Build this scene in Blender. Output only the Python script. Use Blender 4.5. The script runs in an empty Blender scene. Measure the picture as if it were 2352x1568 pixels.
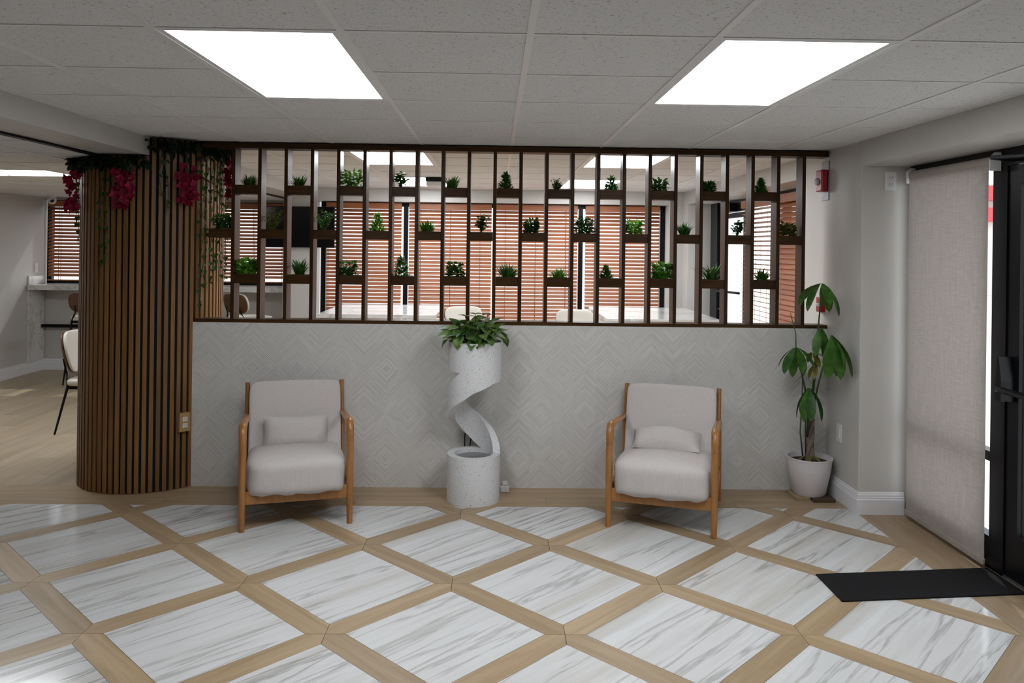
import bpy, math, random
from mathutils import Vector, Matrix, noise
R = math.radians
PI = math.pi
S = bpy.context.scene
COL = S.collection
random.seed(7)

# ------------------------------------------------------------------ camera
CAMH = 1.64
F_PX, CY_PX, YAW, ROLL = 1831.687, 566.358, 0.0212, 0.0126
cam_d = bpy.data.cameras.new('camera')
cam = bpy.data.objects.new('camera', cam_d)
COL.objects.link(cam)
fw = Vector((math.sin(YAW), math.cos(YAW), 0)); r0 = Vector((math.cos(YAW), -math.sin(YAW), 0)); u0 = r0.cross(fw)
rr = r0 * math.cos(ROLL) + u0 * math.sin(ROLL); uu = -r0 * math.sin(ROLL) + u0 * math.cos(ROLL)
cam.matrix_world = Matrix(((rr.x, uu.x, -fw.x, 0), (rr.y, uu.y, -fw.y, 0), (rr.z, uu.z, -fw.z, CAMH), (0, 0, 0, 1)))
cam_d.sensor_width = 36
cam_d.lens = F_PX / 2352 * 36
cam_d.shift_y = -(784 - CY_PX) / 2352
cam_d.clip_end = 400
S.camera = cam

# ------------------------------------------------------------------ world, sun, exposure
W = bpy.data.worlds.new('sky'); S.world = W; W.use_nodes = True
nt = W.node_tree; nt.nodes.clear()
wo = nt.nodes.new('ShaderNodeOutputWorld'); bg = nt.nodes.new('ShaderNodeBackground')
bg.inputs['Color'].default_value = (.93, .96, 1.0, 1)      # bright hazy sky, the same all round
bg.inputs['Strength'].default_value = 1.7
nt.links.new(bg.outputs[0], wo.inputs[0])
sun_d = bpy.data.lights.new('sun', 'SUN'); sun_d.energy = 1.6; sun_d.angle = R(0.6); sun_d.color = (1, .95, .88)
sun = bpy.data.objects.new('sun', sun_d); COL.objects.link(sun)
sun.rotation_euler = Vector((-0.20, -0.72, -0.80)).to_track_quat('-Z', 'Y').to_euler()
S.view_settings.view_transform = 'Standard'
S.view_settings.look = 'None'
S.view_settings.gamma = 1.0
S.view_settings.use_curve_mapping = False
S.view_settings.exposure = 0.53
PANEL_STRENGTH = 10.0
S.cycles.use_denoising = True
S.cycles.max_bounces = 5
S.cycles.diffuse_bounces = 3
S.cycles.glossy_bounces = 2
S.cycles.use_adaptive_sampling = True
S.cycles.adaptive_threshold = 0.1
S.cycles.transparent_max_bounces = 10
S.cycles.sample_clamp_indirect = 6.0
S.cycles.caustics_reflective = False
S.cycles.caustics_refractive = False

# ------------------------------------------------------------------ material helpers
def new_mat(name):
    m = bpy.data.materials.new(name); m.use_nodes = True
    return m, m.node_tree, m.node_tree.nodes['Principled BSDF']

def L(t, a, b): t.links.new(a, b)

def nd(t, typ, **kw):
    n = t.nodes.new(typ)
    for k, v in kw.items(): setattr(n, k, v)
    return n

def math_n(t, op, a, b=None, c=None):
    n = t.nodes.new('ShaderNodeMath'); n.operation = op
    for i, v in enumerate((a, b, c)):
        if v is None: continue
        if isinstance(v, (int, float)): n.inputs[i].default_value = v
        else: L(t, v, n.inputs[i])
    return n.outputs[0]

def plain(name, col, rough=.5, metal=0, var=0.0, scale=8, bump=0.0, bscale=60, spec=.5):
    m, t, p = new_mat(name)
    p.inputs['Roughness'].default_value = rough; p.inputs['Metallic'].default_value = metal
    p.inputs['Specular IOR Level'].default_value = spec
    tc = nd(t, 'ShaderNodeTexCoord')
    if var > 0:
        nz = nd(t, 'ShaderNodeTexNoise'); nz.inputs['Scale'].default_value = scale; nz.inputs['Detail'].default_value = 4
        L(t, tc.outputs['Object'], nz.inputs['Vector'])
        mx = nd(t, 'ShaderNodeMix', data_type='RGBA')
        mx.inputs['A'].default_value = (*[c * (1 - var) for c in col], 1); mx.inputs['B'].default_value = (*[min(1, c * (1 + var)) for c in col], 1)
        L(t, nz.outputs[0], mx.inputs['Factor']); L(t, mx.outputs['Result'], p.inputs['Base Color'])
    else:
        p.inputs['Base Color'].default_value = (*col, 1)
    if bump > 0:
        nb = nd(t, 'ShaderNodeTexNoise'); nb.inputs['Scale'].default_value = bscale; nb.inputs['Detail'].default_value = 3
        L(t, tc.outputs['Object'], nb.inputs['Vector'])
        b = nd(t, 'ShaderNodeBump'); b.inputs['Strength'].default_value = bump; b.inputs['Distance'].default_value = .004
        L(t, nb.outputs[0], b.inputs['Height']); L(t, b.outputs[0], p.inputs['Normal'])
    return m

def wood(name, c1, c2, rough=.4, along='X', gscale=28.0, lscale=1.6, rand=.25, bump=.15, spec=.5):
    """grain runs along the given local axis; brightness differs a little from piece to piece"""
    m, t, p = new_mat(name)
    p.inputs['Roughness'].default_value = rough
    p.inputs['Specular IOR Level'].default_value = spec
    tc = nd(t, 'ShaderNodeTexCoord'); oi = nd(t, 'ShaderNodeObjectInfo')
    mp = nd(t, 'ShaderNodeMapping')
    mp.inputs['Scale'].default_value = {'X': (lscale, gscale, gscale), 'Y': (gscale, lscale, gscale), 'Z': (gscale, gscale, lscale)}[along]
    rv = math_n(t, 'MULTIPLY', oi.outputs['Random'], 37.0)
    cb = nd(t, 'ShaderNodeCombineXYZ'); L(t, rv, cb.inputs[0]); L(t, rv, cb.inputs[1]); L(t, rv, cb.inputs[2])
    L(t, tc.outputs['Object'], mp.inputs['Vector']); L(t, cb.outputs[0], mp.inputs['Location'])
    nz = nd(t, 'ShaderNodeTexNoise'); nz.inputs['Scale'].default_value = 1.0; nz.inputs['Detail'].default_value = 7
    nz.inputs['Roughness'].default_value = .62; nz.inputs['Distortion'].default_value = .7
    L(t, mp.outputs[0], nz.inputs['Vector'])
    rp = nd(t, 'ShaderNodeValToRGB'); rp.color_ramp.elements[0].position = .3; rp.color_ramp.elements[1].position = .72
    rp.color_ramp.elements[0].color = (*c1, 1); rp.color_ramp.elements[1].color = (*c2, 1)
    L(t, nz.outputs[0], rp.inputs[0])
    hs = nd(t, 'ShaderNodeHueSaturation')
    v = math_n(t, 'MULTIPLY_ADD', oi.outputs['Random'], rand, 1 - rand / 2)
    L(t, v, hs.inputs['Value']); L(t, rp.outputs[0], hs.inputs['Color']); L(t, hs.outputs[0], p.inputs['Base Color'])
    b = nd(t, 'ShaderNodeBump'); b.inputs['Strength'].default_value = bump; b.inputs['Distance'].default_value = .002
    L(t, nz.outputs[0], b.inputs['Height']); L(t, b.outputs[0], p.inputs['Normal'])
    return m

def marble(name, base, vein, rough=.12, sc=(9.0, 1.0, 5.0), amount=1.0):
    m, t, p = new_mat(name)
    p.inputs['Roughness'].default_value = rough
    tc = nd(t, 'ShaderNodeTexCoord'); oi = nd(t, 'ShaderNodeObjectInfo')
    rv = math_n(t, 'MULTIPLY', oi.outputs['Random'], 53.0)
    cb = nd(t, 'ShaderNodeCombineXYZ'); L(t, rv, cb.inputs[0]); L(t, rv, cb.inputs[1]); L(t, rv, cb.inputs[2])
    mp = nd(t, 'ShaderNodeMapping'); mp.inputs['Scale'].default_value = sc; mp.inputs['Rotation'].default_value = (0, 0, R(4))
    L(t, tc.outputs['Object'], mp.inputs['Vector']); L(t, cb.outputs[0], mp.inputs['Location'])
    nz = nd(t, 'ShaderNodeTexNoise'); nz.inputs['Scale'].default_value = 1.0; nz.inputs['Detail'].default_value = 9
    nz.inputs['Roughness'].default_value = .55; nz.inputs['Distortion'].default_value = .30
    L(t, mp.outputs[0], nz.inputs['Vector'])
    rp = nd(t, 'ShaderNodeValToRGB'); cr = rp.color_ramp
    cr.elements[0].position = .28; cr.elements[0].color = (*base, 1)
    cr.elements[1].position = .80; cr.elements[1].color = (*base, 1)
    for pos, k in ((.40, .18), (.455, .10), (.478, .85 * amount), (.50, .30 * amount), (.53, .06), (.60, .22 * amount), (.635, .02)):
        e = cr.elements.new(pos); e.color = (*[b * (1 - k) + v * k for b, v in zip(base, vein)], 1)
    L(t, nz.outputs[0], rp.inputs[0])
    # warm bands
    mp2 = nd(t, 'ShaderNodeMapping'); mp2.inputs['Scale'].default_value = (sc[0] * .55, sc[1] * .35, 2)
    L(t, tc.outputs['Object'], mp2.inputs['Vector']); L(t, cb.outputs[0], mp2.inputs['Location'])
    n2 = nd(t, 'ShaderNodeTexNoise'); n2.inputs['Scale'].default_value = 1.0; n2.inputs['Detail'].default_value = 5
    L(t, mp2.outputs[0], n2.inputs['Vector'])
    r2 = nd(t, 'ShaderNodeValToRGB'); r2.color_ramp.elements[0].position = .52; r2.color_ramp.elements[1].position = .70
    r2.color_ramp.elements[0].color = (1, 1, 1, 1); r2.color_ramp.elements[1].color = (.74, .69, .60, 1)
    L(t, n2.outputs[0], r2.inputs[0])
    fd = nd(t, 'ShaderNodeMix', data_type='RGBA'); fd.inputs['A'].default_value = (*base, 1)
    rk = math_n(t, 'FRACT', math_n(t, 'MULTIPLY', oi.outputs['Random'], 17.3))
    L(t, math_n(t, 'MULTIPLY_ADD', rk, .45, .62), fd.inputs['Factor']); L(t, rp.outputs[0], fd.inputs['B'])
    mx = nd(t, 'ShaderNodeMix', data_type='RGBA', blend_type='MULTIPLY'); mx.inputs['Factor'].default_value = .75 * amount
    L(t, fd.outputs['Result'], mx.inputs['A']); L(t, r2.outputs[0], mx.inputs['B']); L(t, mx.outputs['Result'], p.inputs['Base Color'])
    return m

def fabric(name, col, rough=.9, sc=520, var=.12, transl=0.0):
    m, t, p = new_mat(name)
    p.inputs['Roughness'].default_value = rough; p.inputs['Specular IOR Level'].default_value = .15
    tc = nd(t, 'ShaderNodeTexCoord')
    outs = []
    for s in ((sc, sc * .06, sc * .5), (sc * .5, sc * .5, sc * .035)):
        mp = nd(t, 'ShaderNodeMapping'); mp.inputs['Scale'].default_value = s
        L(t, tc.outputs['Object'], mp.inputs['Vector'])
        nz = nd(t, 'ShaderNodeTexNoise'); nz.inputs['Scale'].default_value = 1.0; nz.inputs['Detail'].default_value = 3
        L(t, mp.outputs[0], nz.inputs['Vector']); outs.append(nz.outputs[0])
    s = math_n(t, 'ADD', outs[0], outs[1])
    rp = nd(t, 'ShaderNodeValToRGB'); rp.color_ramp.elements[0].position = .30; rp.color_ramp.elements[1].position = .70
    rp.color_ramp.elements[0].color = (*[c * (1 - var) for c in col], 1); rp.color_ramp.elements[1].color = (*[min(1, c * (1 + var)) for c in col], 1)
    h = math_n(t, 'MULTIPLY', s, .5)
    L(t, h, rp.inputs[0]); L(t, rp.outputs[0], p.inputs['Base Color'])
    b = nd(t, 'ShaderNodeBump'); b.inputs['Strength'].default_value = .25; b.inputs['Distance'].default_value = .001
    L(t, h, b.inputs['Height']); L(t, b.outputs[0], p.inputs['Normal'])
    if transl > 0:
        out = t.nodes['Material Output']
        tr = nd(t, 'ShaderNodeBsdfTranslucent'); L(t, rp.outputs[0], tr.inputs[0])
        mx = nd(t, 'ShaderNodeMixShader'); mx.inputs[0].default_value = transl
        L(t, p.outputs[0], mx.inputs[1]); L(t, tr.outputs[0], mx.inputs[2]); L(t, mx.outputs[0], out.inputs[0])
    return m

def leafmat(name, c1, c2, rough=.45, transl=.25):
    m, t, p = new_mat(name)
    p.inputs['Roughness'].default_value = rough
    tc = nd(t, 'ShaderNodeTexCoord'); oi = nd(t, 'ShaderNodeObjectInfo')
    nz = nd(t, 'ShaderNodeTexNoise'); nz.inputs['Scale'].default_value = 22; nz.inputs['Detail'].default_value = 2
    L(t, tc.outputs['Object'], nz.inputs['Vector'])
    f = math_n(t, 'ADD', nz.outputs[0], math_n(t, 'MULTIPLY_ADD', oi.outputs['Random'], .3, -.15))
    rp = nd(t, 'ShaderNodeValToRGB'); rp.color_ramp.elements[0].position = .32; rp.color_ramp.elements[1].position = .7
    rp.color_ramp.elements[0].color = (*c1, 1); rp.color_ramp.elements[1].color = (*c2, 1)
    L(t, f, rp.inputs[0]); L(t, rp.outputs[0], p.inputs['Base Color'])
    out = t.nodes['Material Output']
    tr = nd(t, 'ShaderNodeBsdfTranslucent'); L(t, rp.outputs[0], tr.inputs[0])
    mx = nd(t, 'ShaderNodeMixShader'); mx.inputs[0].default_value = transl
    L(t, p.outputs[0], mx.inputs[1]); L(t, tr.outputs[0], mx.inputs[2]); L(t, mx.outputs[0], out.inputs[0])
    return m

def emit(name, col, s):
    m = bpy.data.materials.new(name); m.use_nodes = True; t = m.node_tree; t.nodes.clear()
    o = nd(t, 'ShaderNodeOutputMaterial'); e = nd(t, 'ShaderNodeEmission')
    e.inputs[0].default_value = (*col, 1); e.inputs[1].default_value = s
    L(t, e.outputs[0], o.inputs[0]); return m

def glass(name):
    m = bpy.data.materials.new(name); m.use_nodes = True; t = m.node_tree; t.nodes.clear()
    o = nd(t, 'ShaderNodeOutputMaterial'); a = nd(t, 'ShaderNodeBsdfTransparent'); g = nd(t, 'ShaderNodeBsdfGlossy')
    a.inputs[0].default_value = (.93, .95, .95, 1); g.inputs['Roughness'].default_value = .02
    lw_ = nd(t, 'ShaderNodeLayerWeight'); lw_.inputs[0].default_value = .5
    fac = math_n(t, 'MULTIPLY_ADD', math_n(t, 'POWER', lw_.outputs['Facing'], 5.0), .5, .03)
    mx = nd(t, 'ShaderNodeMixShader'); L(t, fac, mx.inputs[0]); L(t, a.outputs[0], mx.inputs[1]); L(t, g.outputs[0], mx.inputs[2])
    L(t, mx.outputs[0], o.inputs[0]); return m

M = {}
M['wall'] = plain('wall_paint', (.60, .58, .555), rough=.38, bump=.06, bscale=90)
M['white_trim'] = plain('white_trim', (.80, .80, .82), rough=.35)
M['oak'] = wood('oak_floor', (.30, .205, .115), (.45, .335, .21), rough=.38, along='X', gscale=17, lscale=1.1, rand=.22)
M['oak_pale'] = wood('oak_floor_pale', (.34, .26, .165), (.48, .39, .275), rough=.38, along='Y', gscale=15, lscale=.8, rand=.22)
M['marble'] = marble('marble_floor', (.70, .705, .71), (.28, .27, .25), sc=(8.0, .50, 5.0))
M['marble_top'] = marble('marble_counter', (.80, .80, .79), (.36, .35, .34), rough=.10, sc=(2.2, 5.0, 3.0), amount=.8)
M['walnut'] = wood('walnut_screen', (.024, .0105, .0035), (.060, .027, .009), rough=.34, along='Z', gscale=40, lscale=2.5, rand=.35, spec=.15)
M['walnut_x'] = wood('walnut_rail', (.028, .0125, .004), (.070, .032, .010), rough=.36, along='X', gscale=40, lscale=2.5, rand=.35, spec=.15)
M['slat'] = wood('column_slat_wood', (.150, .068, .019), (.25, .125, .042), rough=.42, along='Z', gscale=60, lscale=2.2, rand=.40)
M['felt'] = plain('black_felt', (.006, .006, .006), rough=.95)
M['chair_wood'] = wood('chair_wood', (.27, .11, .028), (.42, .195, .060), rough=.32, along='Z', gscale=45, lscale=4, rand=.1)
M['linen'] = fabric('grey_linen', (.57, .53, .51))
M['shade'] = fabric('shade_fabric', (.45, .40, .37), sc=260, var=.14, transl=.24)
M['shade_tube'] = plain('shade_tube', (.42, .37, .335), rough=.6)
M['concrete'] = plain('speckled_concrete', (.62, .62, .63), rough=.75, bump=.2, bscale=120)
M['black'] = plain('black_aluminium', (.005, .005, .007), rough=.32, spec=.2)
M['black_soft'] = plain('black_rubber', (.008, .008, .009), rough=.8, spec=.2, bump=.4, bscale=300)
M['tv'] = plain('tv_glass', (.004, .004, .005), rough=.12)
M['blind'] = wood('blind_wood', (.27, .085, .034), (.40, .148, .063), rough=.42, along='X', gscale=60, lscale=2, rand=.18)
M['cord'] = plain('blind_cord', (.30, .12, .06), rough=.8)
M['plastic'] = plain('white_plastic', (.78, .78, .78), rough=.35)
M['tan_plate'] = plain('tan_plate', (.42, .27, .11), rough=.45)
M['red'] = plain('red_plastic', (.42, .012, .02), rough=.3)
M['grey_metal'] = plain('grey_metal', (.20, .20, .22), rough=.35, metal=.8)
M['steel'] = plain('steel', (.5, .5, .52), rough=.3, metal=1)
M['clear'] = plain('strobe_lens', (.75, .78, .80), rough=.1)
M['pot'] = plain('pot_plastic', (.66, .62, .64), rough=.45)
M['soil'] = plain('soil', (.035, .022, .014), rough=.95, bump=.8, bscale=80)
M['bark'] = wood('bark', (.12, .085, .06), (.22, .165, .125), rough=.85, along='Z', gscale=60, lscale=6, bump=.5)
M['stem'] = plain('green_stem', (.045, .075, .022), rough=.6)
M['leaf_big'] = leafmat('money_tree_leaf', (.018, .085, .010), (.075, .200, .022))
M['leaf_yellow'] = leafmat('yellowing_leaf', (.12, .13, .015), (.24, .22, .03))
M['leaf_pothos'] = leafmat('pothos_leaf', (.026, .095, .016), (.21, .33, .075))
M['ivy'] = leafmat('ivy_leaf', (.020, .060, .010), (.055, .13, .020))
M['ivy_dark'] = leafmat('garland_leaf', (.008, .025, .010), (.022, .055, .018))
M['petal'] = leafmat('crimson_petal', (.24, .003, .030), (.46, .008, .065), rough=.6)
GREENS = {'grass': ((.018, .060, .008), (.075, .17, .022)), 'bush': ((.012, .050, .008), (.045, .125, .016)), 'fir': ((.012, .055, .008), (.05, .16, .016)),
          'broad': ((.018, .070, .008), (.055, .17, .016)), 'sparse': ((.03, .07, .02), (.07, .15, .03)), 'bright': ((.05, .16, .010), (.15, .36, .03)), 'yellow': ((.05, .085, .008), (.17, .17, .02))}
for k, (a, b) in GREENS.items(): M['g_' + k] = leafmat('plant_' + k, [1.25 * q for q in a], [1.3 * q for q in b])
M['upholstery'] = plain('cream_upholstery', (.66, .63, .57), rough=.6)
M['shell'] = wood('shell_wood', (.085, .034, .014), (.14, .06, .024), rough=.35, along='Z', gscale=40)
M['asphalt'] = plain('paving', (.62, .60, .57), rough=.9, var=.06, scale=.8)
M['stucco'] = plain('stucco', (.75, .74, .72), rough=.9)
M['redpaint'] = plain('red_paint', (.62, .06, .08), rough=.5)
M['blueglass'] = plain('blue_window', (.12, .20, .28), rough=.1)
M['glass'] = glass('window_glass')
M['panel'] = emit('led_panel', (.945, .975, 1.0), PANEL_STRENGTH)
M['dark_board'] = wood('dark_board', (.055, .030, .018), (.11, .065, .04), rough=.5)
M['water'] = plain('basin_water', (.16, .16, .165), rough=.08)

def ceiling_tile_mat():
    m, t, p = new_mat('ceiling_tile')
    p.inputs['Roughness'].default_value = .85
    tc = nd(t, 'ShaderNodeTexCoord'); oi = nd(t, 'ShaderNodeObjectInfo')
    rv = math_n(t, 'MULTIPLY', oi.outputs['Random'], 9.0)
    cb = nd(t, 'ShaderNodeCombineXYZ'); L(t, rv, cb.inputs[0]); L(t, rv, cb.inputs[1])
    ad = nd(t, 'ShaderNodeVectorMath'); L(t, tc.outputs['Object'], ad.inputs[0]); L(t, cb.outputs[0], ad.inputs[1])
    nz = nd(t, 'ShaderNodeTexNoise'); nz.inputs['Scale'].default_value = 95; nz.inputs['Detail'].default_value = 2; nz.inputs['Distortion'].default_value = 1.2
    L(t, ad.outputs[0], nz.inputs['Vector'])
    rp = nd(t, 'ShaderNodeValToRGB'); rp.color_ramp.elements[0].position = .30; rp.color_ramp.elements[1].position = .40
    rp.color_ramp.elements[0].color = (.38, .38, .38, 1); rp.color_ramp.elements[1].color = (.79, .79, .80, 1)
    L(t, nz.outputs[0], rp.inputs[0]); L(t, rp.outputs[0], p.inputs['Base Color'])
    return m
M['ctile'] = ceiling_tile_mat()
M['tbar'] = plain('grid_bar', (.84, .84, .85), rough=.35)

def relief_mat():
    """fine carved relief: nested diamonds in columns, neighbouring columns half a period apart"""
    m, t, p = new_mat('carved_relief')
    p.inputs['Roughness'].default_value = .6
    tc = nd(t, 'ShaderNodeTexCoord'); sp = nd(t, 'ShaderNodeSeparateXYZ'); L(t, tc.outputs['Object'], sp.inputs[0])
    A = .150; P = .604
    xs = math_n(t, 'ADD', math_n(t, 'DIVIDE', math_n(t, 'SUBTRACT', sp.outputs[0], .474), A), 100.5)
    k = math_n(t, 'FLOOR', xs); fx = math_n(t, 'SUBTRACT', xs, k)
    s = math_n(t, 'MULTIPLY', math_n(t, 'ABSOLUTE', math_n(t, 'SUBTRACT', fx, .5)), A)
    par = math_n(t, 'MULTIPLY', math_n(t, 'MODULO', k, 2.0), P / 2)
    zz = math_n(t, 'ADD', math_n(t, 'ADD', math_n(t, 'SUBTRACT', sp.outputs[2], .80), par), 20 * P + P / 2)
    zm = math_n(t, 'ABSOLUTE', math_n(t, 'SUBTRACT', math_n(t, 'MODULO', zz, P), P / 2))
    q = math_n(t, 'ADD', s, zm)
    wv = nd(t, 'ShaderNodeTexNoise'); wv.noise_dimensions = '2D'; wv.inputs['Scale'].default_value = 1; wv.inputs['Detail'].default_value = 1.5
    cv = nd(t, 'ShaderNodeCombineXYZ'); L(t, math_n(t, 'MULTIPLY', q, 95), cv.inputs[0]); L(t, math_n(t, 'MULTIPLY', k, 7.3), cv.inputs[1])
    L(t, cv.outputs[0], wv.inputs['Vector'])
    sn = math_n(t, 'SINE', math_n(t, 'MULTIPLY', q, 2 * PI / .0125))
    hgt = math_n(t, 'ADD', math_n(t, 'MULTIPLY', sn, .32), math_n(t, 'MULTIPLY', wv.outputs[0], 1.3))
    b = nd(t, 'ShaderNodeBump'); b.inputs['Strength'].default_value = .55; b.inputs['Distance'].default_value = .004
    L(t, hgt, b.inputs['Height']); L(t, b.outputs[0], p.inputs['Normal'])
    rp = nd(t, 'ShaderNodeValToRGB'); rp.color_ramp.elements[0].position = .3; rp.color_ramp.elements[1].position = .75
    rp.color_ramp.elements[0].color = (.60, .585, .565, 1); rp.color_ramp.elements[1].color = (.72, .71, .69, 1)
    L(t, wv.outputs[0], rp.inputs[0]); L(t, rp.outputs[0], p.inputs['Base Color'])
    return m
M['relief'] = relief_mat()

def speckle(m):
    t = m.node_tree; p = t.nodes['Principled BSDF']
    tc = nd(t, 'ShaderNodeTexCoord'); v = nd(t, 'ShaderNodeTexNoise'); v.inputs['Scale'].default_value = 130; v.inputs['Detail'].default_value = 2
    L(t, tc.outputs['Object'], v.inputs['Vector'])
    rp = nd(t, 'ShaderNodeValToRGB'); rp.color_ramp.elements[0].position = .30; rp.color_ramp.elements[1].position = .37
    rp.color_ramp.elements[0].color = (.25, .25, .25, 1); rp.color_ramp.elements[1].color = (.72, .72, .73, 1)
    L(t, v.outputs[0], rp.inputs[0]); L(t, rp.outputs[0], p.inputs['Base Color'])
speckle(M['concrete'])

# ------------------------------------------------------------------ mesh helpers
class MB:
    def __init__(s): s.v = []; s.f = []
    def add(s, vs, fs):
        n = len(s.v); s.v += [tuple(v) for v in vs]; s.f += [tuple(i + n for i in f) for f in fs]; return s
    def box(s, x0, x1, y0, y1, z0, z1):
        vs = [(x, y, z) for z in (z0, z1) for y in (y0, y1) for x in (x0, x1)]
        return s.add(vs, [(0, 2, 3, 1), (4, 5, 7, 6), (0, 1, 5, 4), (2, 6, 7, 3), (0, 4, 6, 2), (1, 3, 7, 5)])
    def prism(s, poly, z0, z1, ax='z'):
        n = len(poly)
        conv = {'z': lambda a, b, c: (a, b, c), 'y': lambda a, b, c: (a, c, b), 'x': lambda a, b, c: (c, a, b)}[ax]
        vs = [conv(a, b, z0) for a, b in poly] + [conv(a, b, z1) for a, b in poly]
        return s.add(vs, [tuple(range(n - 1, -1, -1)), tuple(range(n, 2 * n))] + [(i, (i + 1) % n, (i + 1) % n + n, i + n) for i in range(n)])
    def tube(s, pts, rad, n=8, flat=None, cap=True):
        """swept section; rad is a number, list, or list of (ra, rb); ra along the side axis"""
        pts = [Vector(p) for p in pts]; m = len(pts)
        ref = Vector(flat) if flat else None
        rings = []
        for i, p in enumerate(pts):
            d = (pts[min(i + 1, m - 1)] - pts[max(i - 1, 0)]).normalized()
            r_ = ref if ref is not None else (Vector((0, 0, 1)) if abs(d.z) < .9 else Vector((1, 0, 0)))
            a = (r_ - d * r_.dot(d)).normalized(); b = d.cross(a)
            rd = rad[i] if isinstance(rad, (list, tuple)) and isinstance(rad[0], (list, tuple)) else ((rad[i], rad[i]) if isinstance(rad, list) else (rad if isinstance(rad, tuple) else (rad, rad)))
            rings.append([p + a * rd[0] * math.cos(2 * PI * k / n) + b * rd[1] * math.sin(2 * PI * k / n) for k in range(n)])
        vs = [v for r in rings for v in r]
        fs = [(i * n + k, i * n + (k + 1) % n, (i + 1) * n + (k + 1) % n, (i + 1) * n + k) for i in range(m - 1) for k in range(n)]
        if cap: fs += [tuple(range(n - 1, -1, -1)), tuple(range((m - 1) * n, m * n))]
        return s.add(vs, fs)
    def lathe(s, prof, n=32, c=(0, 0, 0)):
        vs = [(c[0] + r * math.cos(2 * PI * k / n), c[1] + r * math.sin(2 * PI * k / n), c[2] + z) for r, z in prof for k in range(n)]
        m = len(prof)
        fs = [(i * n + k, i * n + (k + 1) % n, (i + 1) * n + (k + 1) % n, (i + 1) * n + k) for i in range(m - 1) for k in range(n)]
        fs += [tuple(range(n - 1, -1, -1)), tuple(range((m - 1) * n, m * n))]
        return s.add(vs, fs)
    def xf(s, mat):
        s.v = [tuple(mat @ Vector(v)) for v in s.v]; return s
    def mesh(s, name, mat=None, smooth=False):
        me = bpy.data.meshes.new(name); me.from_pydata(s.v, [], s.f); me.update()
        if mat is not None: me.materials.append(M[mat] if isinstance(mat, str) else mat)
        if smooth: me.polygons.foreach_set('use_smooth', [True] * len(me.polygons))
        return me
    def build(s, name, mat, parent=None, smooth=False, bevel=0, auto=False):
        return link(name, s.mesh(name, mat, smooth), parent, bevel, auto)

def link(name, me, parent=None, bevel=0, auto=False):
    o = bpy.data.objects.new(name, me); COL.objects.link(o)
    if parent is not None: o.parent = parent
    if bevel:
        b = o.modifiers.new('bevel', 'BEVEL'); b.width = bevel; b.segments = 2; b.limit_method = 'ANGLE'; b.angle_limit = R(40)
    if auto:
        sm = o.modifiers.new('edge', 'EDGE_SPLIT'); sm.split_angle = R(35)
    return o

def tag(o, label=None, cat=None, group=None, kind=None):
    for k, v in (('label', label), ('category', cat), ('group', group), ('kind', kind)):
        if v: o[k] = v
    return o

def thing(name, label, cat, loc=(0, 0, 0), rz=0, group=None):
    o = bpy.data.objects.new(name, None); COL.objects.link(o); o.empty_display_size = .05
    o.location = loc; o.rotation_euler = (0, 0, rz)
    return tag(o, label, cat, group)

def struct(o, label=None): return tag(o, label, None, None, 'structure')

def clip(poly, a, b, c):
    """keep the part of a convex polygon where a*x + b*y <= c"""
    out = []
    for i in range(len(poly)):
        p, q = poly[i], poly[(i + 1) % len(poly)]
        dp, dq = a * p[0] + b * p[1] - c, a * q[0] + b * q[1] - c
        if dp <= 0: out.append(p)
        if (dp < 0 < dq) or (dq < 0 < dp):
            t = dp / (dp - dq); out.append((p[0] + t * (q[0] - p[0]), p[1] + t * (q[1] - p[1])))
    return out

def area(poly):
    return abs(sum(poly[i][0] * poly[(i + 1) % len(poly)][1] - poly[(i + 1) % len(poly)][0] * poly[i][1] for i in range(len(poly)))) / 2

# ------------------------------------------------------------------ room dimensions (metres)
ZC = 2.328            # main ceiling
ZL = 2.195            # lower ceiling of the dining side
XS = -2.27            # step between the two ceilings
XL, XR, XW = -5.75, 2.285, 2.62     # left wall, right wall face, storefront plane in the recesses
YP = 5.42             # partition front face
YB, YBW = 9.65, 9.86  # rear wall front face, rear window plane
YBL = 10.30           # rear wall on the dining side
YF = -2.6             # wall behind the camera
YE = 5.03             # end of the marble field
ZH = 2.172            # header over the recesses
PIER0, PIER1 = 4.93, 6.0
REC_FAR = 9.43
REC_NEAR = 2.98

# ------------------------------------------------------------------ floor
floor = MB().box(XL - .1, XW + .1, YF, YBL + .2, -.16, -.010).build('floor', 'oak_pale'); struct(floor, 'floor of white marble squares framed by oak strips')
TILE, SW = .715, .121
OX, OY = -.189, 4.891
def cell(i, j): # crossing position
    c = math.cos(PI / 4); return OX + TILE * c * (i - j), OY - TILE * c * (i + j)
def clip_floor(poly, ox, oy, rot):
    """clip a local polygon (placed at ox, oy, rot) to the marble field"""
    cs, sn = math.cos(rot), math.sin(rot)
    def half(poly, nx, ny, d):   # world nx*x+ny*y<=d
        return clip(poly, nx * cs + ny * sn, -nx * sn + ny * cs, d - nx * ox - ny * oy)
    for n in ((1, 0, XR - .001), (-1, 0, 3.9), (0, 1, YE), (0, -1, 0.2)):
        if len(poly) > 2: poly = half(poly, *n)
    return poly
G = .0009
hs = (TILE - SW) / 2 - G
sq = [(-hs, -hs), (hs, -hs), (hs, hs), (-hs, hs)]
hx = [(G * 1.5, 0), (SW / 2 + G, SW / 2 - G), (TILE - SW / 2 - G, SW / 2 - G), (TILE - G * 1.5, 0), (TILE - SW / 2 - G, -SW / 2 + G), (SW / 2 + G, -SW / 2 + G)]
sq_me = MB().prism(sq, -.010, 0).mesh('marble_tile', 'marble')
hx_me = MB().prism(hx, -.010, -.0002).mesh('oak_strip', 'oak')
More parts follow.
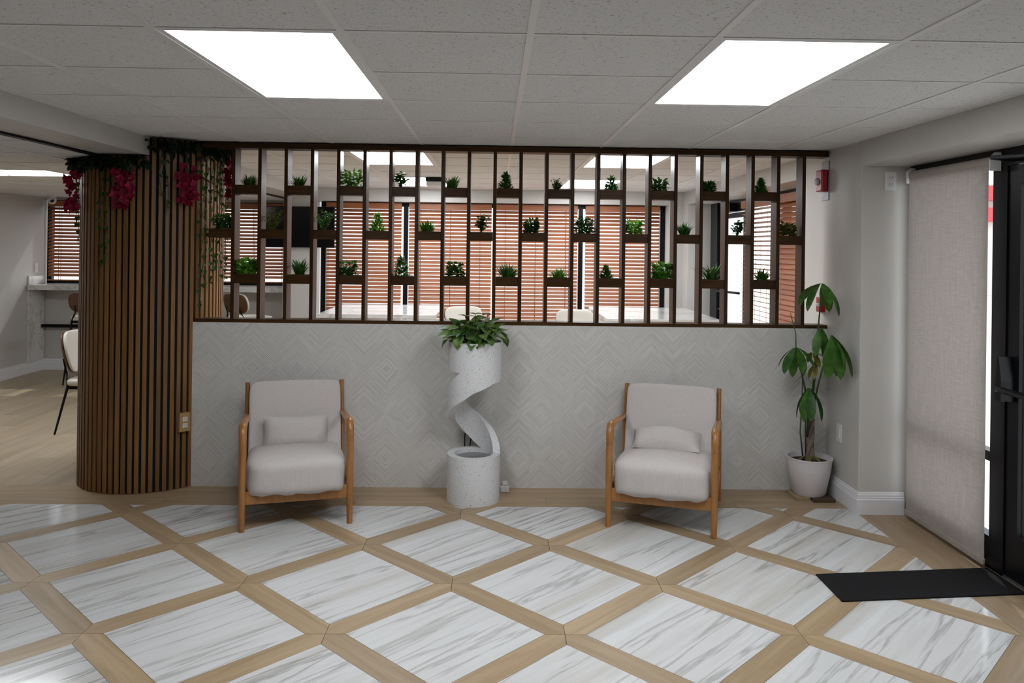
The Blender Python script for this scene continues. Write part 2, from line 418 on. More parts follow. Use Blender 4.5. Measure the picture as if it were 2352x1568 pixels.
for i in range(-7, 9):
    for j in range(-7, 9):
        cx, cy = cell(i, j)
        # marble square between crossings (i,j) and (i+1,j+1)
        mx_, my_ = cell(i + .5, j + .5); rot = -PI / 4
        pl = clip_floor(sq, mx_, my_, rot)
        if len(pl) > 2 and area(pl) > .002:
            full = abs(area(pl) - area(sq)) < 1e-6
            o = link('marble_tile', sq_me if full else MB().prism(pl, -.010, 0).mesh('marble_tile', 'marble'), floor)
            o.location = (mx_, my_, 0); o.rotation_euler = (0, 0, rot)
        for rot in (-PI / 4, -3 * PI / 4):
            pl = clip_floor(hx, cx, cy, rot)
            if len(pl) > 2 and area(pl) > .0008:
                full = abs(area(pl) - area(hx)) < 1e-6
                o = link('oak_strip', hx_me if full else MB().prism(pl, -.010, -.0002).mesh('oak_strip', 'oak'), floor)
                o.location = (cx, cy, 0); o.rotation_euler = (0, 0, rot)
def plank_rows(x0, x1, y0, y1, width, length, mat, along, name='oak_plank', off=.37):
    a0, a1, b0, b1 = (x0, x1, y0, y1) if along == 'x' else (y0, y1, x0, x1)
    b = b0; r = 0
    while b < b1 - .005:
        bb = min(b + width, b1); a = a0 - ((r * off) % 1) * length; r += 1
        while a < a1:
            s0, s1 = max(a, a0), min(a + length, a1); a += length
            if s1 - s0 < .01: continue
            l, w = s1 - s0, bb - b
            if along == 'x': mb = MB().box(-l / 2 + .0006, l / 2 - .0006, -w / 2 + .0006, w / 2 - .0006, -.010, 0)
            else: mb = MB().box(-w / 2 + .0006, w / 2 - .0006, -l / 2 + .0006, l / 2 - .0006, -.010, 0)
            o = mb.build(name, mat, floor); cs, cb_ = (s0 + s1) / 2, (b + bb) / 2
            o.location = (cs, cb_, 0) if along == 'x' else (cb_, cs, 0)
        b = bb
plank_rows(XL, XR, YE + .001, YP, .195, 1.22, 'oak', 'x')
M['oak_y'] = wood('oak_floor_y', (.27, .185, .11), (.40, .295, .19), rough=.38, along='Y', gscale=17, lscale=1.1, rand=.2)
plank_rows(XR, XW, 3.0, PIER0, .1675, 1.1, 'oak_y', 'y')
plank_rows(XL, -2.1, YP, YBL, .19, 1.22, 'oak_pale', 'y')

# ------------------------------------------------------------------ ceilings
T = .6096; GX, GY = .1055, 2.575
ceil = MB().box(XS, XR + .5, YF, YBW + .3, ZC + .012, ZC + .12).build('ceiling', 'tbar'); struct(ceil, 'suspended ceiling of speckled square tiles')
LIGHTS = [(-2, 0), (1, 0), (-2, 5), (1, 5), (-2, 9), (1, 9)]     # (column, first row) of each two-cell panel
covered = {(c, r + k) for c, r in LIGHTS for k in (0, 1)}
tile_me = {}
def ctile(x0, x1, y0, y1, z, par):
    w, d = round(x1 - x0 - .001, 4), round(y1 - y0 - .001, 4)
    if w < .03 or d < .03: return
    if (w, d) not in tile_me: tile_me[(w, d)] = MB().box(-w / 2, w / 2, -d / 2, d / 2, 0, .012).mesh('ceiling_tile', 'ctile')
    o = link('ceiling_tile', tile_me[(w, d)], par); o.location = ((x0 + x1) / 2, (y0 + y1) / 2, z)
for c in range(-4, 4):
    for r in range(-8, 12):
        if (c, r) in covered: continue
        x0, x1 = max(GX + c * T, XS), min(GX + (c + 1) * T, XR); y0, y1 = max(GY + r * T, YF), min(GY + (r + 1) * T, YB)
        ctile(x0, x1, y0, y1, ZC, ceil)
for c in range(-3, 4):
    x = GX + c * T
    MB().box(x - .012, x + .012, YF, YB, ZC - .004, ZC + .004).build('grid_bar', 'tbar', ceil)
for r in range(-8, 12):
    y = GY + r * T
    for c in range(-4, 4):
        x0, x1 = max(GX + c * T + .012, XS), min(GX + (c + 1) * T - .012, XR)
        if (c, r) in covered and (c, r - 1) in covered: continue
        MB().box(x0, x1, y - .008, y + .008, ZC - .003, ZC + .004).build('grid_bar', 'tbar', ceil)
# lower ceiling of the dining side with its painted edge, slot diffuser and grid
lowc = MB().box(XL - .1, XS - .299, YF, YBL + .2, ZL + .012, ZL + .10).build('ceiling_dining', 'tbar'); struct(lowc, 'lower tiled ceiling over the dining side')
step = MB().box(XS - .30, XS, YF, YBL + .1, ZL + .012, ZC + .10).build('trim_1', 'wall'); struct(step, 'painted step between the two ceilings')
slot = MB().box(XS - .34, XS - .325, YF, YBL, ZL - .002, ZL + .02).box(XS - .315, XS - .30, YF, YBL, ZL - .002, ZL + .02)
slot.build('slot_diffuser', 'black', step)
DX, DY, DE = -2.92, 2.672, XS - .34
dcov = {(-3, 6), (-2, 6)}
for c in range(-5, 1):
    for r in range(-3, 13):
        if (c, r) in dcov: continue
        ctile(max(DX + c * T, XL), min(DX + (c + 1) * T, DE), DY + r * T, min(DY + (r + 1) * T, YBL), ZL, lowc)
for c in range(-4, 1):
    x = DX + c * T; MB().box(x - .012, x + .012, 0, YBL, ZL - .004, ZL + .004).build('grid_bar', 'tbar', lowc)
for r in range(-3, 13):
    for c in range(-5, 1):
        y = DY + r * T; MB().box(max(DX + c * T + .012, XL), min(DX + (c + 1) * T - .012, DE), y - .008, y + .008, ZL - .003, ZL + .004).build('grid_bar', 'tbar', lowc)
lab = {(-2, 0): 'large glowing ceiling light panel at upper left of the lobby', (1, 0): 'large glowing ceiling light panel at upper right of the lobby',
       (-2, 5): 'ceiling light panel just behind screen, on the left', (1, 5): 'ceiling light panel just behind screen, on the right',
       (-2, 9): 'far ceiling light panel by rear windows, on the left', (1, 9): 'far ceiling light panel by rear windows, on the right'}
def light(x0, y0, z, label, cross=False):
    t = thing('ceiling_light', label, 'light', (x0 + T, y0 + T / 2, z + .002) if cross else (x0 + T / 2, y0 + T, z + .002), PI / 2 if cross else 0, 'square-edged ceiling light panels')
    w, d = T / 2 - .012, T - .008; b = .022
    fr = MB()
    fr.box(-w, w, -d, -d + b, -.004, .012).box(-w, w, d - b, d, -.004, .012).box(-w, -w + b, -d + b, d - b, -.004, .012).box(w - b, w, -d + b, d - b, -.004, .012)
    fr.build('frame', 'tbar', t)
    MB().box(-w + b, w - b, -d + b, d - b, -.001, .008).build('diffuser', 'panel', t)
for c, r in LIGHTS: light(GX + c * T, GY + r * T, ZC, lab[(c, r)])
light(DX - 3 * T, DY + 6 * T, ZL, 'ceiling light panel over dining side, left of slatted column', True)

# ------------------------------------------------------------------ walls
w = MB().box(XL - .12, XL, YF, YBL + .2, 0, ZC + .1).build('wall_left', 'wall'); struct(w, 'pale wall on the dining side')
w = MB().box(XL - .12, XW + .2, YF - .12, YF, 0, ZC + .1).build('wall_front', 'wall'); struct(w)
# partition under the screen
part = MB().box(-2.10, XR, YP, YP + .13, 0, 1.105).build('wall_partition', 'relief'); struct(part, 'low partition wall with carved diamond relief')
MB().box(-2.10, XR, YP + .13, YP + .135, 0, 1.105).build('rear_lining', 'wall', part)
# right wall with two glazed recesses
wr = MB()
wr.box(XR, XR + .45, PIER0, PIER1, 0, ZC + .1)
wr.box(XR, XR + .45, REC_FAR, YB + .3, 0, ZC + .1)
wr.box(XR, XR + .45, YF, REC_NEAR, 0, ZC + .1)
wr.box(XR, XR + .45, PIER1, REC_FAR, ZH, ZC + .1)
wr.box(XR, XR + .45, REC_NEAR, PIER0, ZH, ZC + .1)
w = wr.build('wall_right', 'wall', bevel=.004); struct(w, 'greige right wall with glazed recesses')
# rear wall: centre with window opening, pier, dining part with window opening
PX0, PX1 = -2.55, -2.155
WIN_Z0, WIN_Z1 = .42, 2.165
RWX1 = 2.10
wb = MB()
wb.box(PX1, XR + .1, YB, YB + .25, WIN_Z1, ZC + .1)
wb.box(PX1, XR + .1, YB, YB + .25, 0, WIN_Z0)
wb.box(RWX1, XR + .1, YB, YB + .25, WIN_Z0, WIN_Z1)
wb.box(PX0, PX1, YB, YBL + .12, 0, ZC + .1)
LW_Z0, LW_Z1 = 1.10, 2.16
wb.box(XL - .1, PX0, YBL, YBL + .12, 0, LW_Z0)
wb.box(XL - .1, PX0, YBL, YBL + .12, LW_Z1, ZC + .1)
w = wb.build('wall_back', 'wall', bevel=.003); struct(w, 'rear wall with wide blind-covered windows')

def baseboard(name, path, side):
    """moulded skirting along a polyline; side = outward offset direction sign"""
    prof = [(0, 0), (.016, 0), (.016, .092), (.013, .096), (.013, .106), (.010, .110), (.010, .120), (.006, .126), (.004, .135), (0, .138)]
    mb = MB(); n = len(prof); pts = [Vector((*p, 0)) for p in path]
    vs = []
    for i, p in enumerate(pts):
        if i == 0: d = (pts[1] - p).normalized(); nrm = Vector((d.y, -d.x, 0)) * side; k = 1
        elif i == len(pts) - 1: d = (p - pts[i - 1]).normalized(); nrm = Vector((d.y, -d.x, 0)) * side; k = 1
        else:
            d1 = (p - pts[i - 1]).normalized(); d2 = (pts[i + 1] - p).normalized()
            n1 = Vector((d1.y, -d1.x, 0)) * side; n2 = Vector((d2.y, -d2.x, 0)) * side
            nrm = (n1 + n2).normalized(); k = 1 / max(.3, nrm.dot(n1))
        vs += [p + nrm * a * k + Vector((0, 0, z)) for a, z in prof]
    fs = [(i * n + k, i * n + k + 1, (i + 1) * n + k + 1, (i + 1) * n + k) for i in range(len(pts) - 1) for k in range(n - 1)]
    fs += [tuple(range(n)), tuple(range(len(pts) * n - 1, (len(pts) - 1) * n - 1, -1))]
    mb.add(vs, fs)
    o = mb.build(name, 'white_trim'); return struct(o, 'white moulded baseboard')
baseboard('baseboard_right', [(XR, YP - .001), (XR, PIER0), (XW - .05, PIER0)], 1)
baseboard('baseboard_left', [(XL, 0.0), (XL, YBL), (PX0, YBL)], 1)

# ------------------------------------------------------------------ storefront glazing
def frame_x(mb, y0, y1, z0, z1, x=XW, w=.05, d=.06):
    """one black bar between two heights on the x = const glazing plane"""
    mb.box(x - d / 2, x + d / 2, y0, y1, z0, z1)
win = MB()                                     # side light behind the roller shade
frame_x(win, 4.86, 4.93, 0, ZH); frame_x(win, 3.985, 4.10, 0, ZH)
frame_x(win, 4.10, 4.86, 0, .165); frame_x(win, 4.10, 4.86, .555, .605); frame_x(win, 4.10, 4.86, 2.10, ZH)
w1 = win.build('window_1', 'black'); struct(w1, 'black framed side light behind roller shade')
MB().box(XW - .004, XW + .004, 4.10, 4.86, .165, .555).build('pane', 'glass', w1)
MB().box(XW - .004, XW + .004, 4.10, 4.86, .605, 2.10).build('pane', 'glass', w1)
# entrance door
d1 = MB()
frame_x(d1, 3.890, 3.980, .015, 2.08, d=.045); frame_x(d1, 3.03, 3.12, .015, 2.08, d=.045)
frame_x(d1, 3.12, 3.890, .015, .235, d=.045); frame_x(d1, 3.12, 3.890, 1.99, 2.08, d=.045)
d1o = d1.build('door_1', 'black'); struct(d1o, 'black framed glass entrance door at right edge')
MB().box(XW - .004, XW + .004, 3.12, 3.890, .235, 1.99).build('pane', 'glass', d1o)
pb = MB(); pb.tube([(XW - .085, 3.955, .955), (XW - .085, 3.07, .955)], (.016, .020), 10)
pb.build('push_bar', 'black', d1o, smooth=True)
br = MB(); br.prism([(3.965, .90), (3.915, .90), (3.915, 1.00), (3.935, 1.12), (3.950, 1.12)], XW - .095, XW - .022, 'x'); br.build('bar_bracket', 'black', d1o)
cl = MB().box(XW - .10, XW - .03, 3.35, 3.70, 2.085, 2.145); cl.tube([(XW - .07, 3.65, 2.10), (XW - .20, 3.85, 2.105), (XW - .04, 3.96, 2.11)], .010, 6); cl.build('door_closer', 'black', d1o)
fr = MB(); frame_x(fr, 2.98, 3.025, 0, ZH); frame_x(fr, 3.025, 3.985, 2.085, ZH)
w2 = fr.build('window_2', 'black'); struct(w2, 'black storefront frame around entrance door')
MB().box(XW - .03, XW + .06, 2.98, 4.9, -.01, .012).build('threshold', 'grey_metal', w2)
# back recess: door and window with blinds
d2 = MB(); frame_x(d2, 8.20, 8.30, .015, 2.04, d=.045); frame_x(d2, 9.06, 9.15, .015, 2.04, d=.045); frame_x(d2, 8.30, 9.06, .015, .2, d=.045); frame_x(d2, 8.30, 9.06, 1.985, 2.04, d=.045)
d2o = d2.build('door_2', 'black'); struct(d2o, 'glass door with black frame seen through screen at right')
MB().box(XW - .004, XW + .004, 8.30, 9.06, .2, 1.985).build('pane', 'glass', d2o)
pb = MB().tube([(XW - .08, 8.24, 1.185), (XW - .08, 9.10, 1.165)], .013, 8)
pb.tube([(XW - .02, 8.64, 1.17), (XW - .10, 8.64, 1.17), (XW - .10, 8.64, 1.00), (XW - .09, 8.66, .975), (XW - .09, 8.95, .97), (XW - .02, 8.95, .97)], .010, 8)
pb.build('push_bar', 'black', d2o, smooth=True)
MB().box(XW - .11, XW - .03, 8.50, 8.62, 2.05, 2.14).build('door_closer', 'black', d2o)
fr = MB(); frame_x(fr, 9.155, REC_FAR, 0, ZH, d=.12); frame_x(fr, 8.11, 8.195, 0, ZH); frame_x(fr, 8.195, 9.155, 2.05, ZH)
frame_x(fr, PIER1, 8.11, 0, .40); frame_x(fr, PIER1, 8.11, 2.12, ZH); frame_x(fr, 7.08, 7.14, .40, 2.12); frame_x(fr, PIER1, PIER1 + .05, .40, 2.12)
w3 = fr.build('window_3', 'black'); struct(w3, 'black framed window beside rear door')
MB().box(XW - .004, XW + .004, PIER1 + .05, 7.08, .40, 2.12).build('pane', 'glass', w3)
MB().box(XW - .004, XW + .004, 7.14, 8.11, .40, 2.12).build('pane', 'glass', w3)
# rear windows
def frame_y(mb, x0, x1, z0, z1, y=YBW, d=.06): mb.box(x0, x1, y - d / 2, y + d / 2, z0, z1)
rw = MB(); RX0 = PX1 + .02
for x in (RX0, RWX1 - .06): frame_y(rw, x, x + .06, WIN_Z0, WIN_Z1)
for x in (-1.10, 1.055): frame_y(rw, x - .028, x + .028, WIN_Z0, WIN_Z1 - .05)
frame_y(rw, RX0, RWX1, WIN_Z1 - .05, WIN_Z1); frame_y(rw, RX0, RWX1, WIN_Z0, WIN_Z0 + .05)
w4 = rw.build('window_4', 'black'); struct(w4, 'wide black framed rear window')
for a, b in ((RX0 + .06, -1.128), (-1.072, 1.027), (1.083, RWX1 - .06)):
    MB().box(a, b, YBW - .003, YBW + .003, WIN_Z0 + .05, WIN_Z1 - .05).build('pane', 'glass', w4)
lw = MB()
for x in (XL + .02, -4.22, PX0 - .06): frame_y(lw, x, x + .06, LW_Z0, LW_Z1, YBL + .06)
frame_y(lw, XL + .02, PX0, LW_Z1 - .04, LW_Z1, YBL + .06); frame_y(lw, XL + .02, PX0, LW_Z0, LW_Z0 + .04, YBL + .06)
w5 = lw.build('window_5', 'black'); struct(w5, 'dining side window above marble counter')
for a, b in ((XL + .08, -4.22), (-4.16, PX0 - .06)):
    MB().box(a, b, YBL + .057, YBL + .063, LW_Z0 + .04, LW_Z1 - .04).build('pane', 'glass', w5)

# ------------------------------------------------------------------ wooden blinds
slat_cache = {}
def blind(name_label, x0, x1, z0, z1, loc, rz, tilt=42, pitch=.0445, group='wooden slatted blinds'):
    """hangs in local x from x0 to x1; room side is local -y"""
    t = thing('window_blind', name_label, 'blind', loc, rz, group)
    wdt = round(x1 - x0, 3)
    MB().box(x0, x1, -.035, .03, z1 - .075, z1).build('valance', 'blind', t, bevel=.003)
    if (wdt, tilt) not in slat_cache:
        mb = MB(); a = R(tilt); n = 6; vs = []
        prof = [(-.025 + .05 * k / (n - 1), .0030 * (1 - (2 * k / (n - 1) - 1) ** 2)) for k in range(n)]
        pr = [(u * math.cos(a) - v * math.sin(a), u * math.sin(a) + v * math.cos(a)) for u, v in prof]
        pr += [(u * math.cos(a) - (v - .0028) * math.sin(a), u * math.sin(a) + (v - .0028) * math.cos(a)) for u, v in reversed(prof)]
        slat_cache[(wdt, tilt)] = mb.prism(pr, -wdt / 2, wdt / 2, 'x').mesh('slat', 'blind')
    z = z1 - .095
    while z > z0 + .03:
        o = link('slat', slat_cache[(wdt, tilt)], t); o.location = ((x0 + x1) / 2, 0, z); z -= pitch
    MB().box(x0, x1, -.022, .022, z0, z0 + .016).build('bottom_rail', 'blind', t)
    for k in (.14, .5, .86):
        x = x0 + wdt * k
        MB().box(x - .003, x + .003, -.0265, -.0255, z0, z1 - .07).box(x - .003, x + .003, .0255, .0265, z0, z1 - .07).build('ladder_cord', 'cord', t)
    return t
BZ0, BZ1 = .50, 2.155
RB = [('left of the first mullion', RX0 + .075, -1.145), ('right of the first mullion', -1.055, -.045), ('left of the second mullion', -.020, 1.01), ('right of the second mullion, rightmost', 1.105, RWX1 - .08)]
for l_, a, b in RB: blind('brown wooden blind of rear window, ' + l_, a, b, BZ0, BZ1, (0, YBW - .08, 0), 0)
for l_, a, b in (('leftmost, in the corner', XL + .06, -4.68), ('middle one behind column', -4.66, -3.62), ('beside wall television', -3.60, PX0 - .03)):
    blind('brown wooden blind of dining side window, ' + l_, a, b, LW_Z0 + .035, 2.15, (0, YBL - .01, 0), 0, group='wooden slatted blinds')
blind('brown wooden blind on right wall, nearer the screen', -.52, .52, .45, 2.13, (XW - .09, 6.55, 0), -PI / 2, tilt=62)
blind('brown wooden blind on right wall, next to rear door', -.45, .45, .45, 2.13, (XW - .09, 7.62, 0), -PI / 2, tilt=-14)

# ------------------------------------------------------------------ roller shade at entrance
t = thing('roller_shade', 'beige woven roller shade covering the side light', 'shade', (XW - .045, 4.455, 0))
SH0, SH1 = -.395, .395
MB().tube([(0, SH0 - .015, 2.105), (0, SH1 + .012, 2.105)], .034, 20).build('roller_tube', 'shade_tube', t, smooth=True, auto=True)
mb = MB(); ny, nz = 14, 24; vs = []
for i in range(nz + 1):
    for j in range(ny + 1):
        y = SH0 + (SH1 - SH0) * j / ny; z = .045 + (2.09 - .045) * i / nz
        vs.append((-.034 - .004 * math.sin(j * .8 + i * .05) * (1 - i / nz), y, z))
fs = [(i * (ny + 1) + j, i * (ny + 1) + j + 1, (i + 1) * (ny + 1) + j + 1, (i + 1) * (ny + 1) + j) for i in range(nz) for j in range(ny)]
mb.add(vs, fs); mb.build('shade_cloth', 'shade', t, smooth=True)
MB().box(-.042, -.028, SH0 - .002, SH1 + .002, .03, .062).build('hem_bar', 'shade', t, bevel=.003)
for y in (SH0 - .024, SH1 + .016):
    MB().prism([(-.045, 2.06), (.012, 2.06), (.012, 2.155), (-.02, 2.155), (-.045, 2.13)], y - .004, y + .004, 'y').build('end_bracket', 'plastic', t)

# ------------------------------------------------------------------ slatted column
CX, CYc, CR = -2.41, 5.69, .465
col = thing('slatted_column', 'round column clad in vertical brown wooden slats', 'column', (CX, CYc, 0))
core = MB(); n = 72; ct = []
MB().lathe([(CR - .016, 0), (CR - .016, ZL - .02)], 72).build('core', 'felt', col)
cr2 = MB(); pol = [(math.cos(2 * PI * k / 96) * (CR - .016), math.sin(2 * PI * k / 96) * (CR - .016)) for k in range(96)]
pol = clip(pol, -1, 0, -(XS - CX + .003)); cr2.prism(pol, ZL - .02, ZC - .006); cr2.build('core', 'felt', col)
NS = 69
sl_me = {}
for zt in (ZL + .006, ZC - .008):
    sl_me[zt] = MB().box(-.0130, .0130, -.016, 0, 0.002, zt).mesh('slat', 'slat')
def top_at(a): return ZC - .008 if CX + CR * math.cos(a) > XS + .012 else ZL + .006
for k in range(NS):
    a = 2 * PI * k / NS
    px, py = CX + CR * math.cos(a), CYc + CR * math.sin(a)
    if YP - .02 < py < YP + .145 and px > CX and False: continue
    o = link('slat', sl_me[top_at(a)], col, bevel=.002)
    o.location = (CR * math.cos(a), CR * math.sin(a), 0); o.rotation_euler = (0, 0, a + PI / 2 + PI)

def outlet(name, label, loc, rz, mat='plastic', plate=(.072, .118), rocker=False, inner='plastic', group=None):
    """wall plate facing local -y"""
    t = thing(name, label, 'switch' if rocker else 'outlet', loc, rz, group)
    w_, h_ = plate[0] / 2, plate[1] / 2
    MB().box(-w_, w_, -.007, 0, -h_, h_).build('plate', mat, t, bevel=.002)
    if rocker:
        MB().box(-.017, .017, -.011, -.006, -.033, .033).build('rocker', inner, t, bevel=.002)
    else:
        for z in (-.021, .021):
            MB().box(-.017, .017, -.0095, -.006, z - .0145, z + .0145).build('socket', inner, t, bevel=.003)
            s = MB()
            s.box(-.0085, -.006, -.0100, -.0090, z - .002, z + .008).box(.006, .0085, -.0100, -.0090, z - .002, z + .008).box(-.002, .002, -.0100, -.0090, z - .010, z - .006)
            s.build('slots', 'black', t)
    return t
a_ = R(-43)
o = outlet('power_outlet', 'white outlet in tan box on slatted column', (CX + (CR + .022) * math.cos(a_), CYc + (CR + .022) * math.sin(a_), .445), a_ + PI / 2, 'tan_plate', (.074, .125))
MB().box(-.036, .036, 0, .03, -.061, .061).build('box', 'tan_plate', o)
outlet('power_outlet', 'white double outlet high on the recess jamb by roller shade', (2.462, PIER0 - .0005, 2.078), 0)
outlet('light_switch', 'white switch plate low on right wall above baseboard', (XR - .0005, 5.208, .441), -PI / 2, rocker=True)
outlet('light_switch', 'white switch plate on left wall above marble backsplash', (XL + .0005, 10.115, 1.30), PI / 2, rocker=True)

# ------------------------------------------------------------------ ivy garland, vines and blossoms on the column
def leaf_shape(l, w, fold=.25, n=3):
    """flat pointed leaf along +x with a folded midrib"""
    vs = [(0, 0, 0)]; fs = []
    for i in range(1, n + 1):
        s = i / (n + 1); ww = w * math.sin(PI * s ** .8) ; zz = -l * .25 * s * s
        vs += [(l * s, -ww, zz + fold * ww), (l * s, 0, zz), (l * s, ww, zz + fold * ww)]
    vs.append((l, 0, -l * .25))
    fs += [(0, 1, 2), (0, 2, 3)]
    for i in range(n - 1):
        a = 1 + 3 * i; fs += [(a, a + 3, a + 4, a + 1), (a + 1, a + 4, a + 5, a + 2)]
    a = 1 + 3 * (n - 1); e = len(vs) - 1; fs += [(a, e, a + 1), (a + 1, e, a + 2)]
    return vs, fs
def finger_leaf(l, w, droop=.35):
    prof = [(.0, .06), (.14, .34), (.30, .68), (.48, .95), (.64, 1.0), (.80, .82), (.93, .45)]
    vs = []; fs = []
    for s_, k in prof:
        zz = -droop * l * s_ * s_; vs += [(l * s_, -w * k, zz + .18 * w * k), (l * s_, 0, zz), (l * s_, w * k, zz + .18 * w * k)]
    vs.append((l, 0, -droop * l))
    for i in range(len(prof) - 1):
        a = 3 * i; fs += [(a, a + 3, a + 4, a + 1), (a + 1, a + 4, a + 5, a + 2)]
    a = 3 * (len(prof) - 1); e = len(vs) - 1; fs += [(a, e, a + 1), (a + 1, e, a + 2)]
    return vs, fs
def heart_leaf(l, w):
    vs = [(0, 0, 0), (-.12 * l, -w * .55, .06 * l), (.15 * l, -w, .10 * l), (.6 * l, -w * .55, .02 * l), (l, 0, -.15 * l), (.6 * l, w * .55, .02 * l), (.15 * l, w, .10 * l), (-.12 * l, w * .55, .06 * l), (.45 * l, 0, -.03 * l)]
    fs = [(0, 1, 2), (0, 2, 3, 8), (8, 3, 4), (8, 4, 5), (0, 8, 5, 6), (0, 6, 7)]
    return vs, fs
def put(mb, shape, loc, az, el, roll=0, sc=1):
    m = Matrix.Translation(loc) @ Matrix.Rotation(az, 4, 'Z') @ Matrix.Rotation(-el, 4, 'Y') @ Matrix.Rotation(roll, 4, 'X') @ Matrix.Scale(sc, 4)
    mb.add([m @ Vector(v) for v in shape[0]], shape[1])

rnd = random.Random(3)
gl = MB(); HL = leaf_shape(.055, .018)
for k in range(620):
    a = rnd.uniform(R(-188), R(42)); zt = top_at(a)
    rr_ = CR + rnd.uniform(.000, .050); z = zt - abs(rnd.gauss(0, .035)) - .008
    put(gl, HL, (CX + rr_ * math.cos(a), CYc + rr_ * math.sin(a), max(z, zt - .12)), a + rnd.uniform(-1.2, 1.2), rnd.uniform(-1.3, .25), rnd.uniform(-.6, .6), rnd.uniform(.7, 1.2))
# keep the garland under the ceilings
gl.v = [(x, y, min(z, (ZC - .010 if x > XS - .0 else ZL + .004))) for x, y, z in gl.v]
g = thing('garland', 'dark green leaf garland wrapped around top of slatted column', 'garland', (0, 0, 0))
f_ = gl.build('foliage', 'ivy_dark', g); f_['kind'] = 'stuff'

leaf_me = MB().add(*heart_leaf(.034, .017)).mesh('leaf', 'ivy')
def vine(a_deg, z1, label, rad=.012, seed=0, inner=False):
    rn = random.Random(seed + 11); a = R(a_deg); z0 = top_at(a) - .03
    t = thing('ivy_vine', label, 'vine', (CX + (CR + rad) * math.cos(a), CYc + (CR + rad) * math.sin(a), z0), a, 'ivy strands hanging down the slatted column')
    L_ = z0 - z1; pts = []; x = 0; n = max(4, int(L_ / .06))
    for i in range(n + 1): pts.append((.006 + .005 * rn.random(), .012 * math.sin(i * .9 + seed) + .006 * rn.uniform(-1, 1), -L_ * i / n))
    MB().tube(pts, .0022, 5).build('stem', 'stem', t)
    z = -.02; s = 1
    while z > -L_:
        i = min(n - 1, int(-z / L_ * n)); p = pts[i]
        o = link('leaf', leaf_me, t); o.location = (p[0] + .002, p[1], z)
        o.rotation_euler = (rn.uniform(-.5, .5), rn.uniform(.5, 1.25), s * rn.uniform(.5, 1.5)); s = -s
        k = rn.uniform(.75, 1.25); o.scale = (k, k, k)
        z -= rn.uniform(.036, .062)
VINES = [(-108, 1.51, 'thin ivy strand right of far left blossom cluster'), (-103.4, 1.47, 'long leafy ivy strand left of the middle blossom cluster'),
         (-62.3, 1.93, 'short ivy strand near column centre, left of third blossom cluster'), (-58.5, 1.83, 'leafy ivy strand just left of third blossom cluster'),
         (-31, 1.22, 'longest ivy strand at the column edge beside the partition'), (-27, 1.33, 'ivy strand on right flank of column, second from partition edge'),
         (-20, 1.36, 'ivy strand on right flank of column, behind first screen bay'), (-13, 1.46, 'ivy strand behind first screen bay, next to brown slats'),
         (-6, 1.40, 'ivy strand on column flank seen in first screen bay'), (6, 1.38, 'ivy strand at column outline in first screen bay'),
         (-166, 1.62, 'ivy strand on far left outline of slatted column')]
for i, (a, z, l_) in enumerate(VINES): vine(a, z, l_, seed=i)
pet = MB()
for k in range(4):
    a = k * PI / 2 + .3
    m_ = Matrix.Rotation(a, 4, 'Z') @ Matrix.Rotation(-.55, 4, 'Y')
    v_, f_ = leaf_shape(.028, .013, .3, 2)
    pet.add([m_ @ Vector(v) for v in v_], f_)
pet_me = pet.mesh('blossom', 'petal')
def cluster(a_deg, z0, z1, wid, label, seed):
    rn = random.Random(seed); a = R(a_deg)
    t = thing('blossom_cluster', label, 'flowers', (CX + (CR + .03) * math.cos(a), CYc + (CR + .03) * math.sin(a), z0), a, 'crimson blossom clusters hanging on the column')
    MB().tube([(0, 0, .04), (.004, .004, -.3 * (z0 - z1)), (.002, -.004, -(z0 - z1) * .95)], .003, 5).build('stem', 'stem', t)
    for k in range(62):
        s = rn.random() ** .8; wz = wid * (1 - .62 * s)
        o = link('blossom', pet_me, t)
        o.location = (rn.uniform(.0, .055), rn.uniform(-wz, wz), -(z0 - z1) * s + rn.uniform(-.01, .01))
        o.rotation_euler = (rn.uniform(-1.2, 1.2), rn.uniform(.3, 1.9), rn.uniform(-1, 1)); k_ = rn.uniform(.85, 1.35); o.scale = (k_, k_, k_)
cluster(-140, 2.10, 1.85, .105, 'crimson blossom cluster at far left of column', 1)
cluster(-88, 2.11, 1.86, .085, 'crimson blossom cluster at middle of slatted column', 2)
cluster(-44.5, 2.18, 1.89, .100, 'crimson blossom cluster on column, nearest the partition', 3)
cluster(4, 2.24, 1.96, .040, 'narrow crimson blossom cluster beside first screen post', 4)

# ------------------------------------------------------------------ screen
scr = thing('slat_screen', 'dark walnut screen of upright posts with small planter boxes', 'screen', (0, YP, 1.105))
PW, PD = .024, .118
SX0, SP = -1.773, .1767
def bay_x(b): return SX0 + (b - .5) * SP
MB().box(-2.02, XR - .001, .002, .128, 0, .024).build('bottom_rail', 'walnut_x', scr, bevel=.002)
MB().box(-1.99, XR - .001, .002, .128, 2.283 - 1.105, 2.320 - 1.105).build('top_rail', 'walnut_x', scr, bevel=.002)
post_me = MB().box(-PW / 2, PW / 2, .006, .006 + PD, .024, 2.283 - 1.105).mesh('post', 'walnut')
for k in range(23):
    o = link('post', post_me, scr, bevel=.0015); o.location = (SX0 + SP * k, 0, 0)
bw = SP - PW - .001
def box_mesh():
    b = MB(); h, tk = .062, .010; x = bw / 2; y0, y1 = .010, .118
    b.box(-x, x, y0, y0 + tk, 0, h).box(-x, x, y1 - tk, y1, 0, h).box(-x, -x + tk, y0 + tk, y1 - tk, 0, h).box(x - tk, x, y0 + tk, y1 - tk, 0, h).box(-x + tk, x - tk, y0 + tk, y1 - tk, 0, tk)
    return b.mesh('planter_box', 'walnut_x')
bm_ = box_mesh()
